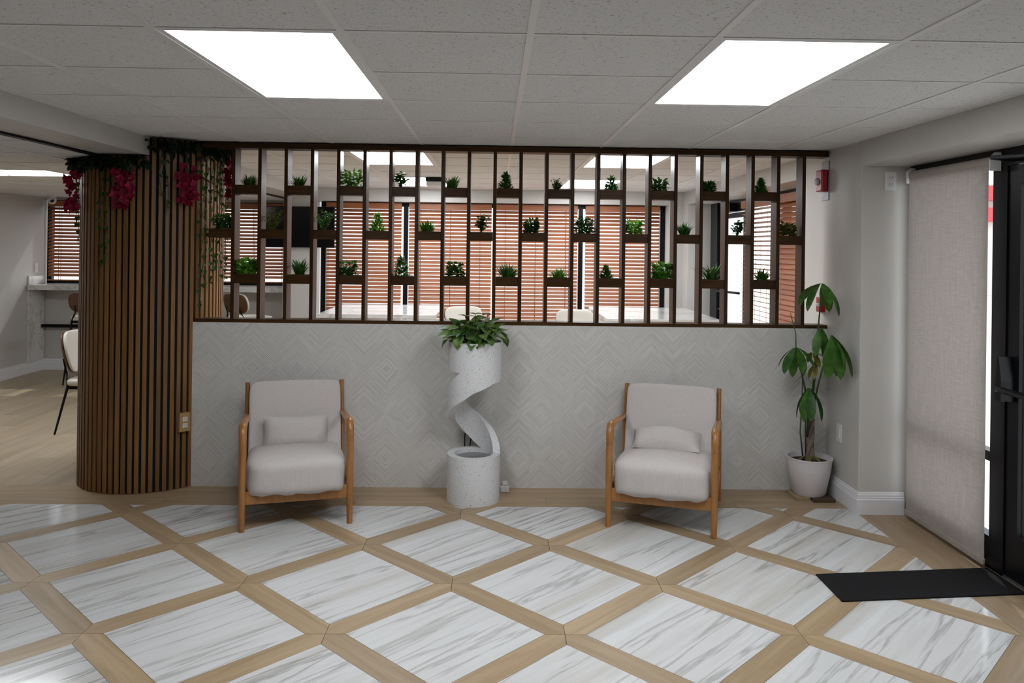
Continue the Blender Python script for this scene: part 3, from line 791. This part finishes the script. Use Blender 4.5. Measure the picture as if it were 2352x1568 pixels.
ROWS = {'top': [1, 3, 5, 7, 9, 11, 13, 15, 17, 19, 21], 'middle': [0, 2, 4, 6, 8, 10, 12, 14, 16, 18, 20, 22], 'bottom': [1, 3, 5, 7, 9, 11, 13, 15, 17, 19, 21]}
ROWZ = {'top': 1.974, 'middle': 1.676, 'bottom': 1.370}
for row, bays in ROWS.items():
    for b in bays:
        o = link('planter_box', bm_, scr, bevel=.0015); o.location = (bay_x(b), 0, ROWZ[row] - 1.105)

# plants in the boxes: kind, centre offset in the box, height, half width (metres)
def plant_mesh(kind, h, wd, seed):
    rn = random.Random(seed); mb = MB()
    if kind == 'grass':
        for k in range(170):
            a = rn.uniform(0, 2 * PI); l = h * rn.uniform(.6, 1.08); el = rn.uniform(.75, 1.45)
            put(mb, leaf_shape(l, .0035 + .0015 * rn.random(), .2), (rn.gauss(0, wd * .28), rn.gauss(0, .012), 0), a, el)
    elif kind == 'blade':
        for k in range(60):
            a = rn.uniform(0, 2 * PI); l = h * rn.uniform(.55, 1.06); el = rn.uniform(.95, 1.5)
            put(mb, leaf_shape(l, .0075, .3), (rn.gauss(0, wd * .25), rn.gauss(0, .010), 0), a, el)
    elif kind in ('bush', 'bright', 'yellow'):
        for k in range(300):
            u = rn.random() ** .42; a = rn.uniform(0, 2 * PI); ph = rn.uniform(.05, 1.5)
            x = wd * u * math.cos(a) * math.cos(ph * .55); z = h * .9 * u * math.sin(ph) + .004
            put(mb, leaf_shape(.028 if kind == 'bush' else .032, .0090 if kind == 'bush' else .0135, .2, 2), (x, .035 * u * math.sin(a), z), a + rn.uniform(-.9, .9), rn.uniform(-.2, 1.3), rn.uniform(-.7, .7), rn.uniform(.7, 1.25))
    elif kind == 'fir':
        for k in range(330):
            s = rn.random() ** 1.3; a = rn.uniform(0, 2 * PI); r_ = wd * (1 - s) ** .75 * rn.random() ** .4
            put(mb, leaf_shape(.027, .0060, .2, 2), (r_ * math.cos(a), .036 * (1 - s) * math.sin(a), h * .9 * s), a, rn.uniform(.2, 1.4), 0, rn.uniform(.8, 1.4))
    elif kind == 'broad':
        for k in range(34):
            a = rn.uniform(0, 2 * PI); s = rn.uniform(.25, 1); x, z = wd * s * math.cos(a) * .85, h * rn.uniform(.3, .92)
            p = Vector((x, .03 * math.sin(a), z)); mb.tube([(0, 0, 0), (x * .4, .01 * math.sin(a), z * .6), p], .0012, 4)
            for q in range(4): put(mb, leaf_shape(.028, .0125, .15, 2), p + Vector((rn.uniform(-.008, .008), rn.uniform(-.008, .008), rn.uniform(-.010, .006))), rn.uniform(0, 2 * PI), rn.uniform(-.5, .8))
    elif kind == 'sparse':
        for k in range(20):
            a = rn.uniform(0, 2 * PI); el = rn.uniform(.8, 1.5); l = h * rn.uniform(.5, 1.05); x, z = l * math.cos(el) * math.cos(a), l * math.sin(el)
            mb.tube([(0, 0, 0), (x * .6, 0, z * .6), (x, .01, z)], .0011, 4)
            for q in range(12):
                s = rn.uniform(.25, 1); put(mb, leaf_shape(.020, .0062, .2, 2), (x * s, .006 * s, z * s), rn.uniform(0, 2 * PI), rn.uniform(-.2, 1.1))
    return mb
PL = {'top': [('grass', 573, 27, 15, 'grass', 'dense grassy'), ('blade', 686, 29, 21, 'grass', 'spiky long-bladed'), ('bush', 806, 40, 24, 'bright', 'tall bushy'), ('broad', 919, 35, 19, 'broad', 'round-leaved'), ('blade', 1036, 31, 20, 'fir', 'spiky dark'), ('fir', 1160, 36, 17, 'fir', 'cone-shaped dark'),
              ('sparse', 1275, 25, 16, 'sparse', 'small wispy'), ('fir', 1402, 31, 18, 'fir', 'pointed rounded'), ('bush', 1512, 29, 19, 'bush', 'leaning bushy'), ('bush', 1624, 25, 14, 'bush', 'small rounded'), ('fir', 1746, 31, 15, 'fir', 'slim dark')],
      'middle': [('bush', 512, 30, 17, 'bush', 'round dark'), ('sparse', 625, 46, 19, 'yellow', 'tall stringy yellow-green'), ('sparse', 745, 46, 21, 'broad', 'open twiggy dark'), ('fir', 865, 40, 18, 'bright', 'bright cone-shaped'), ('grass', 982, 31, 17, 'bright', 'fine dense'), ('broad', 1105, 42, 18, 'broad', 'upright leafy'),
                 ('bush', 1220, 32, 15, 'bush', 'compact rounded'), ('bush', 1342, 40, 21, 'bush', 'wide leafy'), ('bush', 1455, 34, 18, 'bright', 'bright rounded'), ('blade', 1570, 34, 17, 'fir', 'dark spiky'), ('broad', 1693, 35, 17, 'bush', 'dark loose'), ('bush', 1808, 31, 17, 'yellow', 'yellow-green bushy')],
      'bottom': [('bright', 566, 34, 23, 'bright', 'bright round-leaved'), ('blade', 688, 44, 18, 'grass', 'tall upright bladed'), ('bush', 798, 32, 23, 'bush', 'low wide two-tone'), ('fir', 922, 44, 22, 'fir', 'large cone-shaped'), ('bush', 1046, 34, 19, 'bush', 'round leafy'), ('grass', 1168, 38, 21, 'fir', 'fine-leaved wide'),
                 ('grass', 1284, 25, 16, 'bright', 'small bright grassy'), ('fir', 1392, 27, 16, 'fir', 'small pointed'), ('bright', 1520, 37, 23, 'bright', 'bright broad bushy'), ('blade', 1635, 43, 20, 'grass', 'spiky tall'), ('blade', 1752, 30, 17, 'grass', 'short thick-leaved')]}
ORD = ['first', 'second', 'third', 'fourth', 'fifth', 'sixth', 'seventh', 'eighth', 'ninth', 'tenth', 'eleventh', 'twelfth']
def wall_x(px, z):   # photograph column -> x on the plane through the box centres
    d = fw + rr * ((px - 1176) / F_PX); return d.x / d.y * (YP + .064)
for row, lst in PL.items():
    for i, (kind, px, hh, wd, colr, look) in enumerate(lst):
        b = ROWS[row][i]; z = ROWZ[row] + .046
        x = max(bay_x(b) - .045, min(bay_x(b) + .045, wall_x(px + (CAMH - z) * 0 , z)))
        ppm = 333.0
        t = thing('box_plant', '%s green plant in %s row of screen boxes, %s from column' % (look, row, ORD[i]), 'plant', (x, YP + .064, z), 0, 'small plants in the screen boxes')
        fo = plant_mesh(kind, hh / ppm + .016, wd / ppm, sum(map(ord, row)) * 50 + i * 7).build('foliage', 'g_' + colr, t); fo['kind'] = 'stuff'
        MB().lathe([(.026, -.034), (.030, -.001)], 10).build('soil_plug', 'soil', t)

# ------------------------------------------------------------------ armchairs
def rbox(a, b, c, p=5.0, n=12, f=None):
    """rounded cushion block: half sizes a, b, c, superellipsoid power p; f(x, y, z) adjusts each point"""
    mb = MB(); key = {}; vs = []; fs = []
    def vert(v):
        k = tuple(round(q, 5) for q in v)
        if k not in key:
            key[k] = len(vs); x, y, z = v; l = (abs(x) ** p + abs(y) ** p + abs(z) ** p) ** (1 / p)
            w_ = (a * x / l, b * y / l, c * z / l); vs.append(f(*w_) if f else w_)
        return key[k]
    g = [math.sin((-1 + 2 * i / n) * PI / 2 * .62) / math.sin(PI / 2 * .62) for i in range(n + 1)]
    for ax in range(3):
        for s in (-1, 1):
            for i in range(n):
                for j in range(n):
                    q = []
                    for (u, v) in ((g[i], g[j]), (g[i + 1], g[j]), (g[i + 1], g[j + 1]), (g[i], g[j + 1])):
                        w_ = [0, 0, 0]; w_[ax] = s; w_[(ax + 1) % 3] = u; w_[(ax + 2) % 3] = v; q.append(vert(w_))
                    fs.append(tuple(q if s > 0 else q[::-1]))
    return mb.add(vs, fs)

def armchair(label, loc, rz, seed):
    t = thing('armchair', label, 'armchair', loc, rz, 'lounge armchairs against the partition')
    hw = .302
    for s in (-1, 1):
        x = s * hw
        pts = [(x, -.345, .0), (x, -.342, .12), (x, -.338, .30), (x, -.332, .48)]
        MB().tube(pts, [(.017, .022), (.019, .024), (.021, .026), (.021, .026)], 14, flat=(1, 0, 0)).build('leg', 'chair_wood', t, smooth=True, auto=True)
        arm = [(x, -.332, .48), (x, -.328, .535), (x, -.315, .568), (x, -.292, .584), (x, -.25, .586), (x, -.10, .572), (x, .10, .552), (x, .265, .535)]
        MB().tube(arm, [(.021, .026), (.022, .026), (.023, .025), (.024, .023), (.024, .020), (.024, .017), (.023, .016), (.020, .016)], 14, flat=(1, 0, 0)).build('armrest', 'chair_wood', t, smooth=True, auto=True)
        MB().tube([(x, .372, 0), (x, .335, .16), (x, .285, .40), (x, .262, .535)], [(.016, .021), (.018, .023), (.018, .023), (.017, .020)], 12, flat=(1, 0, 0)).build('leg', 'chair_wood', t, smooth=True, auto=True)
        xb = s * (hw - .003)
        MB().tube([(xb, .225, .26), (xb, .275, .45), (xb, .335, .735)], [(.015, .021), (.016, .022), (.015, .018)], 12, flat=(1, 0, 0)).build('back_upright', 'chair_wood', t, smooth=True, auto=True)
        MB().box(x - .011, x + .011, -.325, .33, .175, .235).build('side_rail', 'chair_wood', t, bevel=.004)
    MB().box(-hw, hw, -.348, -.326, .150, .225).build('front_apron', 'chair_wood', t, bevel=.004)
    MB().box(-hw, hw, .315, .338, .165, .22).build('rear_rail', 'chair_wood', t, bevel=.004)
    rn = random.Random(seed)
    def fseat(x, y, z):
        if z < 0: z += .013 * noise.noise(Vector((x * 14 + seed, y * 14, 3))) - (.018 if abs(x) > .23 and y < -.25 else 0) * (abs(x) - .23) / .06
        k = (1 - (x / .3) ** 2) * (1 - (y / .36) ** 2)
        z += .022 * max(0, k) * (1 if z > 0 else 0)
        return (x + .004 * noise.noise(Vector((y * 9, z * 9, seed))), y, z - .050 * (y + .34) / .7 + .012)
    sc_ = rbox(.285, .362, .108, 6, 20, fseat); sc_.xf(Matrix.Translation((0, -.044, .283)))
    o = sc_.build('seat_cushion', 'linen', t, smooth=True)
    def fback(x, y, z):
        y += .010 * math.cos(x * 5) * (-1 if y < 0 else .3)
        return (x, y, z - .004 * (x / .28) ** 2)
    bc = rbox(.287, .058, .262, 12, 18, fback)
    bc.xf(Matrix.Translation((0, .247, .490)) @ Matrix.Rotation(R(-14), 4, 'X'))
    bc.build('back_cushion', 'linen', t, smooth=True)
    return t
def chair_from_legs(lx, ly, rx, ry, label, seed):
    ang = math.atan2(ry - ly, rx - lx); mx_, my_ = (lx + rx) / 2, (ly + ry) / 2
    c, s = math.cos(ang), math.sin(ang)
    return armchair(label, (mx_ - s * .345, my_ + c * .345, 0), ang, seed), ang, (mx_ - s * .345, my_ + c * .345)
chL, aL, pL = chair_from_legs(-1.426, 4.565, -.835, 4.725, 'wooden-framed grey linen armchair beside the slatted column', 1)
chR, aR, pR = chair_from_legs(.688, 4.689, 1.263, 4.505, 'wooden-framed grey linen armchair beside the corner plant', 4)

def pillow(label, base, ang, lx, lz, th, off, lean, seed, pu=3.2, pv=2.6):
    mb = MB(); n = 16; vs = []
    for sd in (-1, 1):
        for i in range(n + 1):
            for j in range(n + 1):
                u, v = -1 + 2 * i / n, -1 + 2 * j / n
                e = max(0, (1 - abs(u) ** pu) * (1 - abs(v) ** pv)) ** .55
                pin = 1 - .06 * (1 - abs(u) ** 2) * abs(v) ** 6 ; pin2 = 1 - .05 * (1 - abs(v) ** 2) * abs(u) ** 6
                vs.append((u * lx / 2 * pin2, sd * th / 2 * e + .004 * noise.noise(Vector((u * 3 + seed, v * 3, sd))) * e, v * lz / 2 * pin))
    N = n + 1; fs = []
    for sd in range(2):
        for i in range(n):
            for j in range(n):
                q = (sd * N * N + i * N + j, sd * N * N + (i + 1) * N + j, sd * N * N + (i + 1) * N + j + 1, sd * N * N + i * N + j + 1)
                fs.append(q if sd == 0 else q[::-1])
    mb.add(vs, fs)
    c, s = math.cos(ang), math.sin(ang)
    mb.xf(Matrix.Rotation(lean, 4, 'X'))
    o = mb.build('lumbar_pillow', 'linen', None, smooth=True)
    o.location = (base[0] + c * off[0] - s * off[1], base[1] + s * off[0] + c * off[1], off[2]); o.rotation_euler = (0, 0, ang)
    return tag(o, label, 'pillow', 'lumbar pillows on the armchairs')
pillow('small grey pillow standing upright on left armchair', pL, aL, .40, .205, .135, (.0, .105, .452), R(-15), 1)
pillow('small grey pillow lying back flat on right armchair', pR, aR, .42, .20, .165, (-.01, .080, .432), R(-68), 5, 1.9, 2.2)

# ------------------------------------------------------------------ spiral planter
def interp(tab, x):
    for (a, b), (c, d) in zip(tab, tab[1:]):
        if a <= x <= c: return b + (d - b) * (x - a) / (c - a)
    return tab[-1][1]
LOW = [(0, .776), (45, .768), (90, .714), (135, .625), (180, .535), (225, .446), (270, .340), (300, .285), (360, .285)]
UPP = [(120, .842), (150, .775), (180, .725), (225, .635), (270, .545), (315, .435), (345, .345), (360, .30)]
SPX, SPY, SPR, STH = -.122, 5.180, .171, .046
sp = thing('spiral_planter', 'tall white speckled planter with open spiral body', 'planter', (SPX, SPY, 0))
def ribbon(mb, psis, lo, hi, R0=SPR, th=STH, nz=5, closed=False):
    rings = []
    for ps in psis:
        a = -R(ps)           # 0 at the right, 90 at the front, clockwise seen from above
        z0, z1 = lo(ps), hi(ps)
        pts = []
        for k in range(nz + 1): pts.append((R0, z0 + (z1 - z0) * k / nz))
        for k in range(nz + 1): pts.append((R0 - th, z1 + (z0 - z1) * k / nz))
        rings.append([(r_ * math.cos(a), r_ * math.sin(a), z) for r_, z in pts])
    n = len(rings[0]); m = len(rings); vs = [v for r_ in rings for v in r_]
    fs = []
    for i in range(m if closed else m - 1):
        j = (i + 1) % m
        fs += [(i * n + (k + 1) % n, i * n + k, j * n + k, j * n + (k + 1) % n) for k in range(n)]
    if not closed: fs += [tuple(range(n)), tuple(range(m * n - 1, (m - 1) * n - 1, -1))]
    return mb.add(vs, fs)
ps_all = [i * 5 for i in range(72)]
ribbon(MB(), ps_all, lambda p: 0.0, lambda p: .300, closed=True).build('base_drum', 'concrete', sp, smooth=True, auto=True)
ribbon(MB(), ps_all, lambda p: interp(LOW, p) if p <= 20 else (.776 if p < 1 else (.838 if p >= 118 else interp([(20, .772), (60, .82), (118, .838)], p))), lambda p: 1.025, closed=True).build('top_drum', 'concrete', sp, smooth=True, auto=True)
ribbon(MB(), [i * 4 for i in range(0, 91)], lambda p: interp(LOW, p), lambda p: interp(UPP, p) if p >= 120 else (.846), nz=5).build('spiral_band', 'concrete', sp, smooth=True, auto=True)
MB().lathe([(SPR - STH + .001, .262), (SPR - STH + .001, .272)], 40).build('basin', 'water', sp)
MB().lathe([(SPR - STH + .001, .84), (SPR - STH + .001, .985)], 40).build('soil', 'soil', sp)
# plant on top
pt = thing('pothos_plant', 'leafy green plant growing from top of spiral planter', 'plant', (SPX, SPY, .985))
rn = random.Random(21)
pl_leaf = [MB().add(*leaf_shape(l, w_, .25, 4)).mesh('leaf', 'leaf_pothos', True) for l, w_ in ((.12, .036), (.10, .040), (.14, .038), (.085, .032))]
stems = MB()
for k in range(86):
    a = rn.uniform(0, 2 * PI); s = rn.random() ** .6; rd = .185 * s; z = .03 + .115 * (1 - s * .75) * rn.uniform(.5, 1.1) + .05 * rn.random()
    p = Vector((rd * math.cos(a), rd * math.sin(a) * .85, z))
    stems.tube([(p.x * .3, p.y * .3, 0), (p.x * .7, p.y * .7, z * .7), p], .002, 5)
    o = link('leaf', pl_leaf[k % 4], pt); o.location = p
    o.rotation_euler = (rn.uniform(-.5, .5), rn.uniform(-.75, .55) + (.35 if s > .7 else -.25), a + rn.uniform(-.7, .7)); q = rn.uniform(.75, 1.15); o.scale = (q, q, q)
for k in range(5):
    a = rn.uniform(0, 2 * PI); p = Vector((.09 * math.cos(a), .08 * math.sin(a), .20 + .02 * rn.random())); stems.tube([(0, 0, 0), (p.x * .5, p.y * .5, .12), p], .002, 5)
    for j in (-1, 1):
        o = link('leaf', pl_leaf[3], pt); o.location = p; o.rotation_euler = (0, -.4, j * 1.2 + a); o.scale = (.6, .7, .7)
stems.build('stems', 'stem', pt)
o = MB().tube([(SPX - .065, 5.375, .20), (SPX - .066, 5.372, .36), (SPX - .058, 5.36, .44), (SPX - .030, 5.36, .45), (SPX - .018, 5.372, .40), (SPX - .030, 5.372, .30), (SPX - .05, 5.38, .20), (SPX - .03, 5.39, .012), (SPX + .12, 5.38, .010)], .004, 6).build('extension_cord', 'black', smooth=True)
tag(o, 'black power cord looping behind spiral planter', 'cord')
t = thing('power_adapter', 'small white plug adapter on floor behind spiral planter', 'adapter', (.085, 5.34, 0))
MB().box(-.03, .03, -.022, .022, 0, .045).build('body', 'plastic', t, bevel=.006)
MB().box(-.018, .018, -.016, .016, .045, .07).build('plug', 'plastic', t, bevel=.005)

# ------------------------------------------------------------------ corner plant in white pot
POTX, POTY = 2.112, 5.275
o = MB().box(-.050, .050, -.085, .085, 0, .022).build('wood_board', 'oak', None, bevel=.002); o.location = (2.040, 5.270, 0); tag(o, 'light wooden board under left side of plant pot', 'board')
o = MB().box(-.072, .072, -.085, .085, 0, .022).build('wood_board', 'dark_board', None, bevel=.002); o.location = (2.166, 5.228, 0); tag(o, 'dark wooden board under right side of plant pot', 'board')
t = thing('potted_plant', 'tall umbrella-leaved plant in white pot in right corner', 'plant', (POTX, POTY, .022))
MB().lathe([(.098, 0), (.108, .012), (.136, .165), (.138, .166), (.138, .172), (.146, .236), (.149, .238), (.149, .246), (.138, .246), (.132, .20)], 40).build('pot', 'pot', t, smooth=True, auto=True)
MB().lathe([(.133, .19), (.133, .212)], 28).build('soil', 'soil', t)
def w2l(x, y, z): return (x - POTX, y - POTY, z - .022)
tr = MB()
for k in range(3):
    ph = k * 2.1
    pts = [(.012 * math.cos(ph + i * .55) + .010 * i / 8 - .0, .012 * math.sin(ph + i * .55), .20 + .30 * i / 10) for i in range(11)]
    tr.tube(pts, [.016 - .0004 * i for i in range(11)], 8)
tr.tube([(.03, -.02, .20), (.012, -.01, .30), (-.004, 0, .36)], .012, 8)
tr.build('braided_trunk', 'bark', t, smooth=True)
def stem(pts, r_=.006): return MB().tube(pts, [r_ * (1 - .45 * i / (len(pts) - 1)) for i in range(len(pts))], 6).build('stem', 'stem', t, smooth=True)
# clusters: centre (world), leaf length, number, droop, spread direction, material
K = [((2.095, 5.06, 1.43), .18, 7, .55, None, 'leaf_big'), ((1.975, 5.17, 1.005), .15, 8, .75, None, 'leaf_big'), ((2.105, 5.10, 1.14), .13, 5, 1.0, None, 'leaf_big'),
     ((2.13, 5.00, 1.105), .20, 7, 1.05, 4.2, 'leaf_big'), ((2.065, 5.17, .74), .16, 7, .95, None, 'leaf_big'), ((2.09, 5.20, .97), .10, 4, .25, None, 'leaf_yellow'), ((2.13, 5.2, .90), .09, 3, .7, None, 'leaf_yellow'), ((2.09, 5.22, .29), .06, 3, .0, 3.3, 'leaf_yellow')]
base = [(-.004, 0, .48), (-.02, .01, .46), (.01, -.01, .47)]
rn = random.Random(5)
S0 = (POTX + .006, POTY, .50)
for idx, (c, l, n, droop, dirn, mt) in enumerate(K):
    cx, cy, cz = w2l(*c)
    if idx < 5:
        x0, y0, z0 = (.006, 0, .48) if idx != 4 else (-.02, -.01, .38)
        mid = ((x0 + cx) / 2 + (.03 if idx in (3,) else -.0), (y0 + cy) / 2, (z0 + cz) / 2)
        stem([(x0, y0, z0), (x0 * .6 + cx * .4, y0 * .6 + cy * .4, z0 * .55 + cz * .45), (x0 * .2 + cx * .8, y0 * .2 + cy * .8, z0 * .2 + cz * .8), (cx, cy, cz)], .0075)
    me = MB().add(*finger_leaf(l * 1.22, l * .205)).mesh('leaf', mt, True)
    for k in range(n):
        a = (dirn if dirn else 0) + 2 * PI * k / n * (1 if not dirn else .5) + rn.uniform(-.2, .2)
        o = link('leaf', me, t); q = rn.uniform(.8, 1.12)
        # keep the leaves on the room side of the corner
        wx = c[0] + l * math.cos(a) * .9
        if wx > XR - .01 and droop < 1: a = PI - a + rn.uniform(-.3, .3)
        wy = c[1] + l * math.sin(a) * .9
        if wy > YP - .02 and c[2] < 1.15: a = -a
        o.location = (cx + .01 * math.cos(a), cy + .01 * math.sin(a), cz); o.rotation_euler = (rn.uniform(-.2, .2), droop + rn.uniform(-.25, .25), a); o.scale = (q, q, q)
stem([(-.03, .02, .2), (-.055, .02, .40), (-.05, .01, .62), (-.055, -.01, .80)], .006)
stem([(-.012, .03, .22), (-.02, .02, .45), (-.018, 0, .70)], .006)
stem([w2l(2.00, 5.24, 1.00), (-.10, .0, 1.06), (-.135, .01, 1.20)], .004)

# ------------------------------------------------------------------ fire alarm devices on right wall
t = thing('fire_alarm', 'red fire alarm strobe on grey plate high on right wall', 'alarm', (XR, 5.475, 2.122))
MB().box(-.006, 0, -.058, .058, -.135, .135).build('back_plate', 'grey_metal', t, bevel=.002)
MB().box(-.052, -.006, -.050, .050, -.075, .075).build('body', 'red', t, bevel=.008)
MB().lathe([(.026, 0), (.024, .012), (.014, .020)], 16).xf(Matrix.Translation((-.050, .018, -.005)) @ Matrix.Rotation(-PI / 2, 4, 'Y')).build('strobe_lens', 'clear', t, smooth=True)
t = thing('pull_station', 'small red fire pull box on right wall behind top leaves', 'alarm', (XR, 5.47, 1.268))
MB().box(-.012, 0, -.062, .062, -.062, .062).build('back_box', 'plastic', t, bevel=.003)
MB().box(-.045, -.012, -.040, .040, -.052, .052).build('body', 'red', t, bevel=.004)
MB().box(-.056, -.045, -.028, .028, -.012, .008).build('handle', 'plastic', t, bevel=.003)

# ------------------------------------------------------------------ entrance mat
mt = MB()
o = mt.prism([(1.640, 3.995), (1.640, 3.690), (2.575, 3.775), (2.575, 4.085)], .0005, .008).build('door_mat', 'black_soft', None, bevel=.002)
tag(o, 'flat black rubber mat in front of entrance door', 'mat')

# ------------------------------------------------------------------ dining side: counter, stools, chair
t = thing('marble_counter', 'white marble bar counter under dining side window', 'counter', (XL, YBL, 0))
x1 = PX0 - XL - .002
MB().box(.022, x1, -.40, -.001, 1.035, 1.098).build('countertop', 'marble_top', t, bevel=.003)
MB().box(.003, .021, -.36, -.017, .140, 1.098).build('end_panel', 'marble_top', t)
MB().box(.003, .021, -.36, -.022, 1.100, 1.205).build('backsplash', 'marble_top', t)
MB().box(.022, x1, -.09, -.05, .545, .585).build('foot_rail', 'black', t)
for x in (1.0, 2.1): MB().box(x, x + .03, -.055, -.001, .535, .60).build('rail_bracket', 'black', t)
outlet('power_outlet', 'white outlet on marble end panel below counter', (XL + .0215, 10.14, .54), PI / 2)
def seat_chair(name, label, loc, rz, sh, bh, group):
    """upholstered shell chair facing local -y"""
    t = thing(name, label, 'stool' if sh > .6 else 'chair', loc, rz, group)
    rbox(.215, .205, .032, 5, 10).xf(Matrix.Translation((0, -.01, sh))).build('seat', 'upholstery', t, smooth=True)
    def fb(x, y, z): return (x * (1 - .12 * (z / (bh * .5)) ** 2), y - .12 * (x ** 2) * 4 + .0, z)
    Mx = Matrix.Translation((0, .205, sh + .07 + bh / 2)) @ Matrix.Rotation(R(-13), 4, 'X')
    rbox(.205, .022, bh / 2, 4, 10, fb).xf(Matrix.Translation((0, -.016, 0))).xf(Mx).build('backrest', 'upholstery', t, smooth=True)
    rbox(.212, .012, bh / 2 + .006, 4, 10, fb).xf(Matrix.Translation((0, .010, 0))).xf(Mx).build('back_shell', 'shell', t, smooth=True)
    for sx in (-1, 1):
        MB().tube([(sx * .225, -.21, 0), (sx * .185, -.165, sh - .03)], [.009, .012], 8).build('leg', 'black', t)
        MB().tube([(sx * .235, .245, 0), (sx * .185, .165, sh - .03), (sx * .125, .205, sh + .07), (sx * .115, .238, sh + .07 + bh * .35)], [.009, .012, .009, .008], 8).build('leg', 'black', t)
    MB().box(-.185, .185, -.17, .17, sh - .055, sh - .032).build('seat_frame', 'black', t)
    if sh > .6:
        f_ = MB()
        for sx in (-1, 1): f_.tube([(sx * .213, -.195, .28), (sx * .215, .225, .28)], .007, 6)
        f_.tube([(-.213, -.195, .28), (.213, -.195, .28)], .007, 6); f_.build('footrest', 'black', t)
    return t
seat_chair('bar_stool', 'brown-backed bar stool at counter, seen in first screen bays', (-2.90, 9.50, 0), R(145), .755, .23, 'bar stools')
seat_chair('bar_stool', 'brown-backed bar stool at counter, left of slatted column', (-4.66, 9.42, 0), PI, .755, .23, 'bar stools')
seat_chair('dining_chair', 'cream upholstered chair with black legs left of column', (-3.475, 7.08, 0), R(92), .43, .36, None)

# ------------------------------------------------------------------ tall marble tables behind the screen
def tall_table(label, x0, x1, y0, y1, z):
    t = thing('tall_table', label, 'table', ((x0 + x1) / 2, (y0 + y1) / 2, 0), 0, 'tall marble tables by the rear window')
    a, b = (x1 - x0) / 2, (y1 - y0) / 2
    MB().box(-a, a, -b, b, z - .04, z).build('tabletop', 'marble_top', t, bevel=.003)
    for sx in (-1, 1): MB().box(sx * (a - .14) - .03, sx * (a - .14) + .03, -b + .1, b - .1, 0, z - .04).build('panel_leg', 'white_trim', t)
    return t
tall_table('white marble tall table by rear window, on the left', -1.76, -.58, 7.95, 9.30, .95)
tall_table('white marble tall table by rear window, on the right', 1.10, 2.22, 7.75, 9.30, .95)
seat_chair('bar_stool', 'cream bar stool between tables, right of planter leaves', (.82, 8.25, 0), R(-12), .72, .19, 'bar stools')
seat_chair('bar_stool', 'cream bar stool between tables, behind planter leaves', (-.30, 8.55, 0), R(12), .72, .19, 'bar stools')

# ------------------------------------------------------------------ television, cameras
t = thing('television', 'black flat television on pier between windows', 'television', (-2.35, YB - .005, 1.845))
MB().box(-.425, .425, -.055, -.025, -.245, .245).build('housing', 'black', t, bevel=.004)
MB().box(-.415, .415, -.057, -.0555, -.232, .235).build('display', 'tv', t)
MB().box(-.15, .15, -.025, .004, -.12, .12).build('wall_mount', 'black', t)
t = thing('security_camera', 'small white dome camera under ceiling in left corner', 'camera', (-5.44, 9.90, ZL - .001))
MB().lathe([(.055, -.022), (.058, 0)], 24).build('base', 'plastic', t, smooth=True, auto=True)
MB().lathe([(.008, -.105), (.030, -.098), (.046, -.075), (.050, -.05), (.046, -.022)], 24).build('dome', 'plastic', t, smooth=True)
MB().lathe([(.024, 0), (.022, .012), (.008, .016)], 16).xf(Matrix.Translation((.022, -.036, -.066)) @ Matrix.Rotation(R(60), 4, 'X') @ Matrix.Rotation(R(0), 4, 'Y')).build('lens', 'tv', t, smooth=True)
t = thing('ceiling_sensor', 'small black and white ceiling device behind screen', 'sensor', (-.615, 8.05, ZC - .005))
MB().box(-.09, .09, -.06, .06, -.035, 0).build('mount', 'black', t, bevel=.004)
MB().box(-.085, .085, -.055, .055, -.085, -.035).build('body', 'plastic', t, bevel=.015)

# ------------------------------------------------------------------ outside
o = MB().box(-90, 90, -60, 120, -.35, -.18).build('ground', 'asphalt'); struct(o, 'pale paving outside')
t = thing('building', 'white building with red bands across the street', 'building', (27, 34, -.18))
MB().box(-8, 8, 0, 8, 0, 4.6).build('wall', 'stucco', t)
MB().box(-8.1, 8.1, -.4, 0, 3.15, 3.75).build('red_band', 'redpaint', t)
MB().box(-8.1, 8.1, -.4, 0, 4.05, 4.7).build('red_band', 'redpaint', t)
for x in (-5.2, -2.6, 0, 2.6, 5.2):
    f_ = MB().box(x, x + 1.5, -.06, .02, .9, 3.0).build('window', 'white_trim', t); MB().box(x + .08, x + 1.42, -.08, -.05, 1.0, 2.9).build('pane', 'blueglass', f_)
